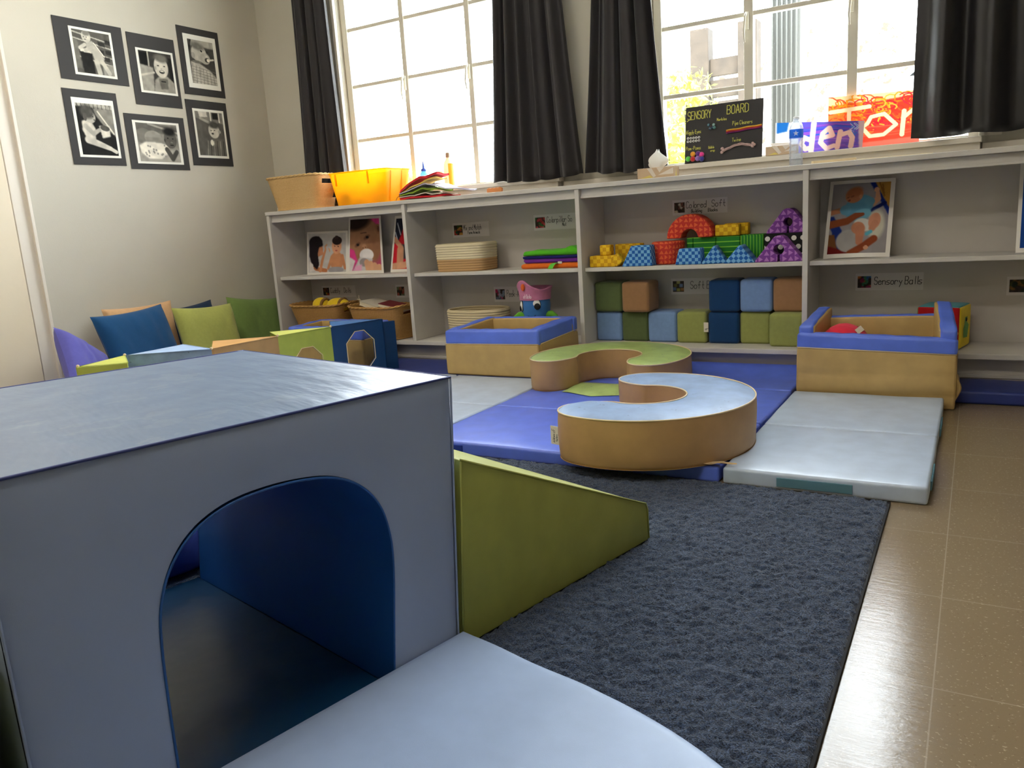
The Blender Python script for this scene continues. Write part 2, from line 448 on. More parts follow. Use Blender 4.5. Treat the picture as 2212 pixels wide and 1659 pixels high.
def window(n, x0, x1, mull, thick, latches):
    fr = MB(); y0, y1 = .365, .425
    fr.bev(x0+.002, x0+.045, y0, y1, WZ0+.002, WZ1-.002, .003); fr.bev(x1-.045, x1-.002, y0, y1, WZ0+.002, WZ1-.002, .003)
    fr.bev(x0+.045, x1-.045, y0, y1, WZ0+.002, WZ0+.012, .002); fr.bev(x0+.045, x1-.045, y0, y1, WZ1-.05, WZ1-.002, .003)
    o = fr.out('window_%d' % n, M_WIN); o['kind'] = 'structure'
    mm = MB()
    for x in mull: mm.bev(x-thick/2, x+thick/2, y0+.004, y1-.004, WZ0+.012, WZ1-.05, .004)
    for z in (1.452, 1.793, 2.143, 2.49):
        mm.bev(x0+.045, x1-.045, y0+.012, y1-.012, z-.011, z+.011, .003)
    mm.out('mullions', M_WIN, o)
    cs = MB()   # inner casing on the wall face and in the reveal
    cs.bev(x0-.085, x0, .318, .3325, WZ0, WZ1+.08, .003); cs.bev(x1, x1+.085, .318, .3325, WZ0, WZ1+.08, .003)
    cs.bev(x0, x1, .318, .3325, WZ1, WZ1+.08, .003)
    cs.bev(x0-.02, x0+.004, .300, .319, WZ0, WZ1+.02, .003); cs.bev(x1-.004, x1+.02, .300, .319, WZ0, WZ1+.02, .003)
    cs.out('casing', M_TRIM, o)
    xs = [x0+.045]+list(mull)+[x1-.045]; zs = [WZ0+.012, 1.452, 1.793, 2.143, 2.49, WZ1-.05]
    for i in range(len(xs)-1):
        g = MB(); g.box(xs[i], xs[i+1], .395, .398, zs[0], zs[-1]); g.out('glass', M_GLASS, o)
    for x in latches:
        h = MB(); h.bev(x-.012, x+.004, y0-.012, y0+.006, 1.715, 1.80, .003)
        h.tube([(x-.005, y0-.012, 1.795), (x-.008, y0-.03, 1.775), (x-.014, y0-.034, 1.70), (x-.010, y0-.03, 1.655)], [.006, .006, .0055, .004], 8)
        h.out('latch', M_WIN, o, True)
window(1, .50, 1.98, (.985, 1.468), .034, (.985, 1.468))
window(2, 2.625, 4.14, (3.118, 3.602), .046, (3.118, 3.602))
# sills and the ledge strip between the windows
b = MB()
b.bev(.40, 2.08, .262, .3325, 1.068, 1.094, .004); b.bev(.42, 2.06, .285, .3325, 1.03, 1.068, .003); b.box(.502, 1.978, .333, .43, 1.060, 1.0945)
b.out('trim_1', M_TRIM)['kind'] = 'structure'
b = MB()
b.bev(2.53, 4.150, .262, .3325, 1.068, 1.094, .004); b.bev(2.55, 4.145, .285, .3325, 1.03, 1.068, .003); b.box(2.627, 4.138, .333, .43, 1.060, 1.0945)
b.out('trim_2', M_TRIM)['kind'] = 'structure'
b = MB(); b.bev(RX0+.001, .40, .315, .3325, 1.03, 1.066, .003); b.bev(2.08, 2.53, .315, .3325, 1.03, 1.066, .003); b.bev(4.152, RX1-.001, .315, .3325, 1.03, 1.066, .003)
b.out('trim_3', M_TRIM)['kind'] = 'structure'
# left wall: door casing, door, baseboard
b = MB(); b.bev(RX0, RX0+.012, -1.53, -1.445, 0, 2.5, .003); b.bev(RX0+.001, RX0+.03, -1.4575, -1.440, 0, 2.5, .003); b.bev(RX0, RX0+.012, -2.62, -2.535, 0, 2.5, .003); b.bev(RX0, RX0+.012, -2.62, -1.445, 2.42, 2.5, .003)
b.out('trim_4', M_TRIM)['kind'] = 'structure'
b = MB(); b.bev(RX0+.002, RX0+.016, -2.53, -1.536, .01, 2.415, .003)
d = b.out('door_1', M_DOOR); d['kind'] = 'structure'
b = MB(); b.tube([(RX0+.016, -2.44, 1.15), (RX0+.06, -2.44, 1.15)], .012); b.sph((RX0+.075, -2.44, 1.15), .028); b.out('door_knob', mat('brass', (190, 160, 90), .3, metal=1), d, True)
b = MB(); b.bev(RX0, RX0+.014, -1.44, RY1, 0, .235, .003); b.bev(RX0, RX0+.018, -1.44, RY1, .235, .25, .003)
b.out('baseboard_left', M_TRIM)['kind'] = 'structure'
b = MB(); b.bev(RX0, RX0+.014, RY0, -2.62, 0, .235, .003); b.out('baseboard_left', M_TRIM)['kind'] = 'structure'

# ceiling lights added out of view to brighten the room and left wall
M_DIFF = NT('fill_light_diffuser'); M_DIFF.b.inputs['Emission Color'].default_value = (1, .94, .86, 1); M_DIFF.b.inputs['Emission Strength'].default_value = CEIL_FILL_EMIT
M_DIFF.b.inputs['Base Color'].default_value = (.9, .9, .9, 1); M_DIFF = M_DIFF.m
M_FIX = mat('fixture_enamel', (235, 235, 232), .4)
for (x, y, l) in ((0.85, -2.2, 'left ceiling light fixture, nearer the windows'), (3.4, -2.9, 'right ceiling light fixture'), (0.85, -4.8, 'left ceiling light fixture, far from the windows')):
    t = thing('added_ceiling_light', l, 'ceiling light', (x, y, RH-.09), group='ceiling lights')
    b = MB(); b.bev(-.62, .62, -.17, .17, .01, .09, .004); b.out('housing', M_FIX, t)
    b = MB(); b.bev(-.59, .59, -.14, .14, 0, .0095, .002); b.out('diffuser', M_DIFF, t)

# ------------------------------------------------------------------ built-in shelving along the windows
ZT, ZM, ZB, DEP = 1.0265, .5868, .1720, .331
SH = thing('shelving_unit', 'long grey painted built-in shelving under the windows', 'shelves', (0, 0, 0))
b = MB(); b.bev(-.006, 4.66, -.006, DEP, 1.003, ZT, .003); b.out('top_board', M_SHELF, SH)
DIV = [.009, 1.1536, 2.3085, 3.4632, 4.618]
for i, x in enumerate(DIV):
    b = MB(); b.bev(x-.0125, x+.0125, 0, .322, ZB, 1.0025, .002); b.out('divider', M_SHELF, SH)
b = MB(); b.box(0, 4.63, .3225, DEP-.001, ZB, 1.0025); b.out('back_panel', M_SHELFB, SH)
for i in range(4):
    a, c = DIV[i]+.0135, DIV[i+1]-.0135
    b = MB(); b.bev(a, c, .024, .040, .966, 1.0025, .002); b.bev(a, c, .018, .036, .955, .967, .002); b.out('fascia', M_SHELF, SH)
    b = MB(); b.bev(a, c, .035, .322, ZM-.021, ZM, .003); b.out('shelf', M_SHELF, SH)
b = MB(); b.bev(-.004, 4.64, -.003, DEP, ZB-.026, ZB-.0005, .004); b.out('bottom_shelf', M_SHELF, SH)
b = MB(); b.box(0, 4.63, .061, .078, .0, ZB-.027); b.bev(0, 4.63, .049, .061, .055, .072, .003); b.bev(0, 4.63, .054, .061, .0, .055, .002); b.out('kick_board', M_SHELFB, SH)

# ------------------------------------------------------------------ curtains
M_CUR = mat('curtain_cloth', (38, 34, 36), .62, ((500, .2, .0006), (3, .35, .01)), spec=.35, sheen=.25)
M_SATIN = mat('curtain_satin', (22, 20, 23), .38, ((3, .5, .015), (500, .1, .0005)), spec=.5, sheen=.1)
M_ROD = mat('rod_metal', (60, 58, 56), .35, metal=1)
def curtain(label, xt0, xt1, xb0, xb1, zb, folds, seed, ma=M_CUR, z1=2.72, y=.235, amp=.022, hem=0.):
    nu, nv = 120, 50; r = np.random.default_rng(seed)
    u = np.linspace(0, 1, nu); v = np.linspace(0, 1, nv); U, V_ = np.meshgrid(u, v, indexing='ij')
    s = V_**1.4
    X = (xt0+(xb0-xt0)*s)*(1-U)+(xt1+(xb1-xt1)*s)*U
    ph = r.random()*6; wob = .25*np.sin(2*PI*(U*1.3+r.random()))+.12*np.sin(2*PI*(V_*.7+U*2))
    A = amp*(.55+.6*V_)
    Y = y+A*np.sin(2*PI*folds*(U+.05*np.sin(5*U+seed))+ph+wob)+.35*A*np.sin(2*PI*folds*2.3*U+ph*2)
    X = X+.006*np.sin(2*PI*folds*U*1.0+ph+1.2)*(1+V_)
    Z = z1+(zb-z1)*V_ + hem*np.sin(PI*U)*V_ + .005*np.sin(2*PI*folds*U+ph)*V_
    Y = np.minimum(Y, .292)
    V1 = np.stack([X, Y, Z], -1).reshape(-1, 3); V2 = V1+np.array([0, .003, 0]); F = grid_faces(nu, nv); n = nu*nv
    E_ = []
    for i in range(nu-1): E_ += [(i*nv+nv-1, (i+1)*nv+nv-1, (i+1)*nv+nv-1+n, i*nv+nv-1+n), (i*nv+n, (i+1)*nv+n, (i+1)*nv, i*nv)]
    for j in range(nv-1): E_ += [(j, j+1, j+1+n, j+n), ((nu-1)*nv+j+n, (nu-1)*nv+j+1+n, (nu-1)*nv+j+1, (nu-1)*nv+j)]
    F = np.concatenate([F, F[:, ::-1]+n, np.array(E_)])
    o = mk('curtain', np.concatenate([V1, V2]), F, ma, None, True)
    return tag(o, label, 'curtain', 'dark curtains')
curtain('dark curtain left of the left window, hanging behind the wicker basket', .20, .50, .125, .535, 1.098, 3.3, 3, amp=.024)
curtain('dark flared curtain right of the left window', 1.76, 2.12, 1.665, 2.235, 1.093, 4.6, 5, amp=.022, hem=-.012)
curtain('dark flared curtain left of the window with the sensory board', 2.375, 2.63, 2.262, 2.745, 1.098, 3.6, 9, amp=.022, hem=-.02)
curtain('wide black satin curtain at the right edge, beside the red painting', 3.885, 4.75, 3.865, 4.85, 1.105, 4.2, 12, M_SATIN, amp=.030)
for (a, c, l) in ((.05, 2.22, 'dark metal rod carrying the curtains of the left window'), (2.32, 4.95, 'dark metal rod carrying the curtains of the right window')):
    t = thing('curtain_rod', l, 'curtain rod', (0, 0, 0))
    b = MB(); b.tube([(a, .235, 2.735), (c, .235, 2.735)], .011, 12); b.out('pole', M_ROD, t, True)
    for x in (a, c): b = MB(); b.sph((x, .235, 2.735), .022); b.out('finial', M_ROD, t, True)
    for x in (a+.05, c-.05): b = MB(); b.box(x-.006, x+.006, .235, RY1-.001, 2.729, 2.741); b.box(x-.015, x+.015, RY1-.006, RY1-.0005, 2.70, 2.77); b.out('bracket', M_ROD, t)
# ------------------------------------------------------------------ soft play: mats
V_LB = vinyl('light_blue_vinyl', (182, 196, 216), .34); V_BL = vinyl('blue_vinyl', (92, 116, 220), .36); V_DB = vinyl('deep_blue_vinyl', (40, 56, 128), .4)
V_TAN = vinyl('sand_vinyl', (188, 158, 100), .5, .6); V_BRN = vinyl('brown_vinyl', (176, 124, 70), .5, .25); V_CAM = vinyl('camel_vinyl', (180, 142, 94), .5, .3)
V_RIM = vinyl('rim_blue_vinyl', (92, 120, 226), .34, .6)
M_PIPE = mat('cream_piping', (222, 200, 160), .6); M_DPIPE = mat('navy_piping', (40, 52, 110), .55)
V_GRN = vinyl('sage_vinyl', (164, 186, 112), .4, .5, .12); V_SKY = vinyl('pale_blue_vinyl', (126, 150, 186), .5, .5, .12)
for m_ in (V_GRN, V_SKY):   # small dark scuffs on the seat tops
    nt_ = m_.node_tree; pb = nt_.nodes['Principled BSDF']; src = pb.inputs['Base Color'].links[0].from_socket
    tc = nt_.nodes.new('ShaderNodeTexCoord'); n1 = nt_.nodes.new('ShaderNodeTexNoise'); n1.inputs['Scale'].default_value = 55; n1.inputs['Detail'].default_value = 3; nt_.links.new(tc.outputs['Object'], n1.inputs['Vector'])
    gt = nt_.nodes.new('ShaderNodeMath'); gt.operation = 'GREATER_THAN'; gt.inputs[1].default_value = .715; nt_.links.new(n1.outputs['Fac'], gt.inputs[0])
    mm_ = nt_.nodes.new('ShaderNodeMix'); mm_.data_type = 'RGBA'; nt_.links.new(gt.outputs[0], mm_.inputs[0]); nt_.links.new(src, mm_.inputs[6]); mm_.inputs[7].default_value = (*lin((88, 104, 120)), 1); nt_.links.new(mm_.outputs[2], pb.inputs['Base Color'])
V_NAVY = vinyl('navy_vinyl', (14, 62, 112), .4, .5); V_LIME = vinyl('lime_vinyl', (172, 184, 82), .45, .4); V_OLIVE = vinyl('olive_vinyl', (158, 162, 78), .5, .3)
V_VEL = mat('velcro', (28, 58, 150), .95, ((1500, .8, .001),)); V_VEL2 = mat('velcro_grey', (92, 134, 150), .95, ((1500, .8, .001),))
MT = .0533
def sag(seed, k=.0022, s=.16):
    def f(V):
        top = V[:, 2] > V[:, 2].max()*.6
        V = V.copy(); V[top, 2] += k*2*(vnoise(V[top, 0]+9, V[top, 1]+9, s, seed)-.5); return V
    return f
def fold_mat(name, label, x0, x1, ys, ma, vel=None, group='folding foam mats', rise=None, z=MT):
    """folding mat whose panels lie side by side from front to back"""
    t = thing(name, label, 'mat', ((x0+x1)/2, ys[0], 0), group=group)
    for i in range(len(ys)-1):
        d = ys[i+1]-ys[i]-.004; w_ = x1-x0
        def f(V, i=i, d=d):
            V = sag(int(x0*10)+i*3+5)(V)
            if rise and i == len(ys)-2:
                y = np.clip((V[:, 1]+d/2-rise[0])/(d-rise[0]), 0, 1); V[:, 2] += rise[1]*y**1.5
            return V
        soft('panel', w_-.004, d, z, ma, t, r=.009, bulge=.0015, n=14, f=f, loc=(0, ys[i]-ys[0]+d/2+.002, 0))
    if vel:
        for (a, c, m_) in vel:
            b = MB(); b.bev(a-(x0+x1)/2, c-(x0+x1)/2, -.0035, .006, .012, .040, .001); b.out('velcro_strip', m_, t)
    return t
t = fold_mat('folding_mat', 'pale blue two-panel folding mat on the tile floor, in front of the right play box', 3.487, 4.068, [-1.515, -.945, -.366], V_LB, [(3.655, 3.87, V_VEL2)])
for (yy, z_) in ((-1.32, 0), (-.72, 0)):
    b = MB(); b.bev(.288, .2945, yy-.09+1.515, yy+.09+1.515, .012, .040, .001); b.out('velcro_strip', V_VEL2, t)
fold_mat('folding_mat', 'royal blue folding mat under the two horseshoe seats', 2.303, 3.478, [-1.515, -.945, -.366, .046], V_BL, [(2.36, 2.50, V_VEL)], rise=(.20, .040))
fold_mat('folding_mat', 'pale blue mat left of the blue one, in front of the left play box', 1.716, 2.296, [-1.515, -.945, -.366], V_LB)
fold_mat('folding_mat', 'pale blue mat under the folding panels, mostly hidden by the tunnel block', 1.03, 1.711, [-1.515, -.945, -.366], V_LB)
fold_mat('folding_mat', 'deep blue mat lying along the foot of the shelves, left of centre', .02, 2.296, [-.362, .046], V_DB)
fold_mat('folding_mat', 'deep blue mat lying along the foot of the shelves, at the right edge', 3.484, 4.66, [-.226, .046], V_DB)
fold_mat('folding_mat', 'blue mat under the cushions along the left wall', -.19, 1.02, [-1.95, -1.16, -.366], V_DB)

# ------------------------------------------------------------------ horseshoe seats
def horseshoe(name, label, c, z0, h, ro, ri, a0, a1, top, side, side_in=None):
    t = thing(name, label, 'foam seat', (c[0], c[1], z0), group='horseshoe foam seats')
    rm, hw = (ro+ri)/2, (ro-ri)/2; n, m_ = 120, 12; L = R(a1-a0); tip = hw/rm
    th = []; hws = []
    for i in range(n+1):
        q = i/n; e = 1-math.cos(PI*q); a = L*e/2
        k = min(a, L-a)/tip; hws.append(hw*math.sqrt(max(0, 1-(1-min(1, k))**2)) if k < 1 else hw); th.append(R(a0)+a)
    P = lambda i, s: ((rm+s*hws[i])*math.cos(th[i]), (rm+s*hws[i])*math.sin(th[i]))
    # top with a soft dome
    V = []
    for i in range(n+1):
        for j in range(m_+1):
            s = -1+2*j/m_; x, y = P(i, s); e = 1-(hws[i]/hw) if hws[i] < hw else 0
            dome = .012*(1-s**4)*min(1, hws[i]/hw*1.5)
            V.append((x, y, h-.006+dome+.0015*(vnoise(np.array([x+5]), np.array([y+5]), .07, 4)[0]-.5)))
    mk('seat_top', V, grid_faces(n+1, m_+1), top, t)
    loop = [P(i, 1) for i in range(n+1)]+[P(i, -1) for i in range(n, -1, -1)]
    clean = []
    for p in loop:
        if not clean or math.hypot(p[0]-clean[-1][0], p[1]-clean[-1][1]) > .002: clean.append(p)
    if math.hypot(clean[0][0]-clean[-1][0], clean[0][1]-clean[-1][1]) < .002: clean.pop()
    N = len(clean); V = []; zs = [0, .004, .012, .25*h, .5*h, .75*h, h-.014, h-.008, h-.005]
    for i, (x, y) in enumerate(clean):
        a = clean[i-1]; b2 = clean[(i+1) % N]; tx, ty = b2[0]-a[0], b2[1]-a[1]; l = math.hypot(tx, ty); nx, ny = ty/l, -tx/l
        for k, z in enumerate(zs):
            o = -.006 if k == 0 else (-.002 if k == 1 else .0025*math.sin(PI*z/h)+.0015*math.sin(i*.35+z*30))
            V.append((x+nx*o, y+ny*o, z))
    mk('seat_side', V, grid_faces(N, len(zs), True), side, t)
    pv, pf = tube([(x, y, h-.004) for x, y in clean], .0028, 6, True); mk('piping', pv, pf, M_PIPE, t)
    b = MB(); V = [(x, y, .001) for x, y in clean]; b.add(V, [tuple(range(N))[::-1]]); b.out('underside', side, t)
    return t, P
M_LABEL = mat('woven_label', (226, 218, 200), .8)
M_INK = mat('black_ink', (18, 17, 18), .7)
s2, P2 = horseshoe('horseshoe_seat', 'pale blue topped camel horseshoe seat nearest the camera', (3.14, -1.265), MT+.001, .168, .385, .150, -133, 131, V_SKY, V_CAM)
b = MB(); b.box(-.022, .022, -.0006, .0006, -.033, .033, Matrix.Translation((-.232, -.262, .062)) @ Matrix.Rotation(R(-14), 4, 'Z'))
lb = b.out('care_label', M_LABEL, s2)
Ml = Matrix.Translation((-.232, -.262, .062)) @ Matrix.Rotation(R(-14), 4, 'Z') @ Matrix.Rotation(R(-90), 4, 'Y') @ Matrix.Scale(.72, 4)
lettering('care_print', strokes('childrens', -.036, .006, .012, .5)+strokes('factory', -.030, -.012, .012, .5)+strokes('cF', .012, .003, .020, .6), .0018, M_INK, lb, lambda u, v, o: tuple(Ml @ Vector((u, -.0010, v))))
s1, P1 = horseshoe('horseshoe_seat', 'sage green topped camel horseshoe seat in front of the shelves', (2.645, -.425), MT+.001, .150, .385, .155, -48, 226, V_GRN, V_CAM)
b = MB(); b.box(-.012, .012, -.0006, .0006, -.02, .0, Matrix.Translation((.300, -.235, .045)) @ Matrix.Rotation(R(40), 4, 'Z')); b.out('care_label', M_LABEL, s1)
# loose green lining flap on the mat inside the far seat
nu, nv = 34, 22; V = []
for i in range(nu):
    for j in range(nv):
        u, v = i/(nu-1), j/(nv-1)
        y = -.27+.22*v; z = .004+.026*math.sin(PI*min(1, v*1.1))**.8*math.sin(PI*u)**.5*(.6+.4*math.sin(5*u+1.5*v)**2)
        y -= .055*max(0, 1-abs(u-.55)/.45)*(1-v)
        V.append((-.155+.31*u, y+.05, z))
mk('lining_flap', V, grid_faces(nu, nv), V_GRN, s1)

# ------------------------------------------------------------------ play boxes with blue rims
def wall_block(name, p0, p1, th_, z0, za, zb_, ma, parent, inward, r=.008, off=0., n=8, f=None):
    """upright foam slab from p0 to p1 with a sloping top, thickness towards `inward`"""
    L = math.hypot(p1[0]-p0[0], p1[1]-p0[1]); d = ((p1[0]-p0[0])/L, (p1[1]-p0[1])/L); q = inward
    V, F = softbox(L, th_, 1., r, n=n, k=3, bulge=.003)
    hz = (za+zb_)/2-z0
    V[:, 2] = V[:, 2]
    # rebuild with true height so that roundings stay round
    V, F = softbox(L, th_, hz, r, n=n, k=3, bulge=.003)
    u = V[:, 0]/L+.5; w_ = V[:, 1]/th_+.5; zz = V[:, 2]
    top = (za*(1-u)+zb_*u)-z0
    X = p0[0]+d[0]*u*L+q[0]*(w_*th_+off); Y = p0[1]+d[1]*u*L+q[1]*(w_*th_+off); Z = z0+zz/hz*top
    V = np.stack([X, Y, Z], -1)
    if f is not None: V = f(V)
    return mk(name, V, F, ma, parent, True)
def play_box(name, label, q, tops, rim, z0, group, skirt=None, th_=.055):
    """q: four plan corners (front left, front right, back right, back left), tops: rim heights there, rim: seam heights"""
    cx = sum(p[0] for p in q)/4; cy = sum(p[1] for p in q)/4
    t = thing(name, label, 'play box', (cx, cy, 0), group=group)
    P = [(p[0]-cx, p[1]-cy) for p in q]
    inw = [(0, 1), (-1, 0), (0, -1), (1, 0)]
    for i in range(4):
        a, c = P[i], P[(i+1) % 4]; ta, tc = tops[i][0], tops[i][1]
        ra, rc = rim[i]
        if i in (1, 3):   # side walls fit between the front and back walls
            e = .004; k = th_*.35
            a = (a[0], a[1]+(k if i == 1 else -k)); c = (c[0], c[1]-(k if i == 1 else -k))
        e_ = (c[0]-a[0], c[1]-a[1]); l_ = math.hypot(*e_); e_ = (e_[0]/l_*.008, e_[1]/l_*.008)
        sd = i in (1, 3)
        wall_block('wall', (a[0]+e_[0], a[1]+e_[1]), (c[0]-e_[0], c[1]-e_[1]), th_*(.70 if sd else .50), z0, ta-.004, tc-.004, V_TAN, t, inw[i], .004, off=th_*.5)
        wall_block('rim_cover', a, c, th_*(1.08 if sd else .84), min(ra, rc), ta, tc, V_RIM, t, inw[i], .011, off=.001, n=14,
                   f=lambda V, i=i: V+np.stack([0*V[:, 0], 0*V[:, 0], .0015*np.sin(V[:, 0]*60+i)+.0015*np.sin(V[:, 1]*50)], -1)*(V[:, 2:3] > .25))
        n_ = inw[i]
        wall_block('skirt', a, c, th_*.5, z0, ra+.004, rc+.004, V_TAN, t, n_, .007, off=-.004, n=16, f=skirt[i] if skirt else None)
        pv, pf = tube([(a[0]-n_[0]*.005, a[1]-n_[1]*.005, ra+.004), (c[0]-n_[0]*.005, c[1]-n_[1]*.005, rc+.004)], .0022, 6); mk('piping', pv, pf, M_PIPE, t)
    b = MB(); b.add([(P[0][0]+.03, P[0][1]+.03, z0+.004), (P[1][0]-.03, P[1][1]+.03, z0+.004), (P[2][0]-.03, P[2][1]-.03, z0+.004), (P[3][0]+.03, P[3][1]-.03, z0+.004)], [(0, 1, 2, 3)]); b.out('base', V_TAN, t)
    return t
BX = 'sand foam play boxes with blue rims'
play_box('play_box', 'sand foam play box with blue rim standing left of the green horseshoe seat', [(1.640, -.358), (2.222, -.358), (2.292, -.030), (1.735, -.030)],
         [(.298, .306), (.306, .338), (.332, .328), (.334, .298)], [(.219, .227), (.227, .262), (.25, .25), (.25, .219)], MT+.001, BX)
def sk(V):
    V = V.copy(); z = V[:, 2]; k = np.clip(1-np.abs(z-.09)/.10, 0, 1)
    V[:, 1] -= .016*k*(.6+.4*np.sin(V[:, 0]*9+1)); V[:, 1] += .007*np.exp(-((z-.045-.01*np.sin(V[:, 0]*7))/.012)**2)+.004*np.exp(-((z-.135-.02*V[:, 0])/.010)**2); return V
def sk1(V):
    V = V.copy(); z = V[:, 2]; V[:, 0] += .022*np.exp(-((z-.085)/.035)**2)*(1+.3*np.sin(V[:, 1]*20))-.020*np.clip(1-z/.04, 0, 1); return V
RB = play_box('play_box', 'sand foam play box with blue rim behind the right pale blue mat, ball inside', [(3.496, -.345), (4.103, -.345), (4.070, -.030), (3.530, -.030)],
         [(.306, .287), (.322, .408), (.350, .338), (.384, .334)], [(.240, .222), (.222, .25), (.25, .25), (.25, .240)], .001, BX, skirt=[sk, sk1, None, None])
play_box('play_box', 'sand foam play box with blue rim seen through the holes of the folding panels', [(.42, -.335), (1.02, -.335), (1.0, -.04), (.42, -.04)],
         [(.30, .30), (.30, .31), (.31, .31), (.31, .30)], [(.223, .223), (.223, .223), (.223, .223), (.223, .223)], MT+.001, BX)
# red ball in the right box
t = thing('cloth_ball', 'pink and red panelled cloth ball in the right play box', 'ball', (3.668, -.19, .215))
for k in range(6):
    V = []; n1, n2 = 12, 9
    for i in range(n1+1):
        for j in range(n2+1):
            a = 2*PI*(k+j/n2)/6; th = PI*i/n1; pf_ = 1+.035*math.sin(PI*j/n2)*math.sin(th)
            p = Vector((math.sin(th)*math.cos(a), math.sin(th)*math.sin(a), math.cos(th)))*.110*pf_
            V.append(tuple(Matrix.Rotation(R(38), 3, 'Y') @ Matrix.Rotation(R(20), 3, 'X') @ p))
    mk('panel', V, grid_faces(n1+1, n2+1), cloth('ball_cloth_%d' % k, ((232, 48, 76), (196, 24, 60), (240, 62, 88))[k % 3]), t)
b = MB(); b.box(-.012, .012, -.001, .001, 0, .03, Matrix.Translation((.055, -.07, .085)) @ Matrix.Rotation(R(50), 4, 'Y')); b.out('care_label', M_LABEL, t)

# ------------------------------------------------------------------ folding chain of wedge panels with octagon holes
t = thing('folding_foam_panels', 'chain of foam wedge panels in green, blue, tan, lime and navy behind the tunnel block', 'foam panels', (1.1, -1.0, MT+.001))
HP = [(1.232, -.388), (1.133, -.704), (1.077, -1.035), (1.056, -1.432), (.729, -1.658), (.800, -1.930)]
BP = [(.933, -.496), (.887, -.91), (.819, -1.228), (.731, -1.34), (.960, -1.800)]
WC = [V_NAVY, V_LIME, V_CAM, V_SKY, V_LIME]; TOPC = [vinyl('mid_blue_vinyl', (74, 124, 186), .4), vinyl('yellow_green_vinyl', (206, 212, 112), .42), vinyl('light_tan_vinyl', (206, 158, 98), .45), vinyl('ice_blue_vinyl', (164, 190, 226), .4), vinyl('pale_lime_vinyl', (192, 196, 92), .45)]
HT = .307; OX, OY = 1.1, -1.0
def holed_panel(parent, a, c, ma, hole, thick=.012, name='panel'):
    a = Vector((a[0]-OX, a[1]-OY, 0)); c = Vector((c[0]-OX, c[1]-OY, 0)); d = (c-a); L = d.length; d.normalize(); nn = Vector((d.y, -d.x, 0))
    if not hole:
        V = []; 
        for o in (0, -thick):
            for (u, z) in ((0, 0), (L, 0), (L, HT), (0, HT)): V.append(tuple(a+d*u+nn*o+Vector((0, 0, z))))
        return mk(name, V, [(0, 1, 2, 3), (7, 6, 5, 4), (0, 4, 5, 1), (1, 5, 6, 2), (2, 6, 7, 3), (3, 7, 4, 0)], ma, parent, False)
    hx0, hx1, hz0, hz1, cc = hole; hx0 *= L; hx1 *= L
    octo = [(hx0+cc, hz0), (hx1-cc, hz0), (hx1, hz0+cc), (hx1, hz1-cc), (hx1-cc, hz1), (hx0+cc, hz1), (hx0, hz1-cc), (hx0, hz0+cc)]
    outr = [(hx0, 0), (hx1, 0), (L, hz0), (L, hz1), (hx1, HT), (hx0, HT), (0, hz1), (0, hz0)]
    cn = [(0, 0), (L, 0), (L, HT), (0, HT)]
    pts = octo+outr+cn; V = []; F = []
    for o in (0, -thick):
        V += [tuple(a+d*u+nn*o+Vector((0, 0, z))) for u, z in pts]
    n = len(pts)
    for i in range(8): j = (i+1) % 8; F += [(i, 8+i, 8+j, j)]; F += [(n+j, n+8+j, n+8+i, n+i)]; F += [(i, j, n+j, n+i)]
    for k, (p, q_) in enumerate(((15, 8), (9, 10), (11, 12), (13, 14))): F += [(p, 16+k, q_), (n+q_, n+16+k, n+p)]
    o = mk(name, V, F, ma, parent, False)
    e = [tuple(a+d*u+nn*.001+Vector((0, 0, z))) for u, z in octo]
    pv, pf = tube(e+[e[0]], .0022, 6); mk('hole_binding', pv, pf, M_PIPE, o)
    return o
for k in range(5):
    h0, h1, bk = HP[k], HP[k+1], BP[k]
    hole = (.26, .80, .035, .262, .06) if k == 0 else ((.24, .78, .0, .222, .055) if k == 1 else None)
    holed_panel(t, h1, h0, WC[k], hole)
    holed_panel(t, bk, h0, WC[k], (.15, .85, .02, .27, .05) if k < 2 else None, name='back_panel')
    if k > 1: holed_panel(t, bk, h1, WC[k], None, name='end_panel')
    g = 8; V = []   # lid, gently domed
    A, B, Cc = [Vector((p[0]-OX, p[1]-OY, HT)) for p in (h0, h1, bk)]
    ids = {}
    for i in range(g+1):
        for j in range(g+1-i):
            a_, b_ = i/g, j/g; c_ = 1-a_-b_; ids[(i, j)] = len(V)
            p = A*a_+B*b_+Cc*c_; V.append((p.x, p.y, p.z+.10*a_*b_*c_*2.2+.001))
    F = []
    for i in range(g):
        for j in range(g-i):
            F.append((ids[(i, j)], ids[(i+1, j)], ids[(i, j+1)]))
            if j < g-i-1: F.append((ids[(i+1, j)], ids[(i+1, j+1)], ids[(i, j+1)]))
    mk('lid', V, [f[::-1] for f in F], TOPC[k], t)
    pv, pf = tube([tuple(A), tuple(B), tuple(Cc), tuple(A)], .003, 6); mk('piping', pv, pf, WC[k], t)
    b = MB(); b.sph(tuple(B+Vector((0, 0, .004))), .007, k=6); b.out('corner_knot', M_PIPE, t, True)
b = MB()
V = []; h0 = (1.175, -.372); h1 = (1.226, -.268)
holed_panel(t, h0, h1, V_NAVY, None, .02, 'end_panel').scale = (1, 1, .92)

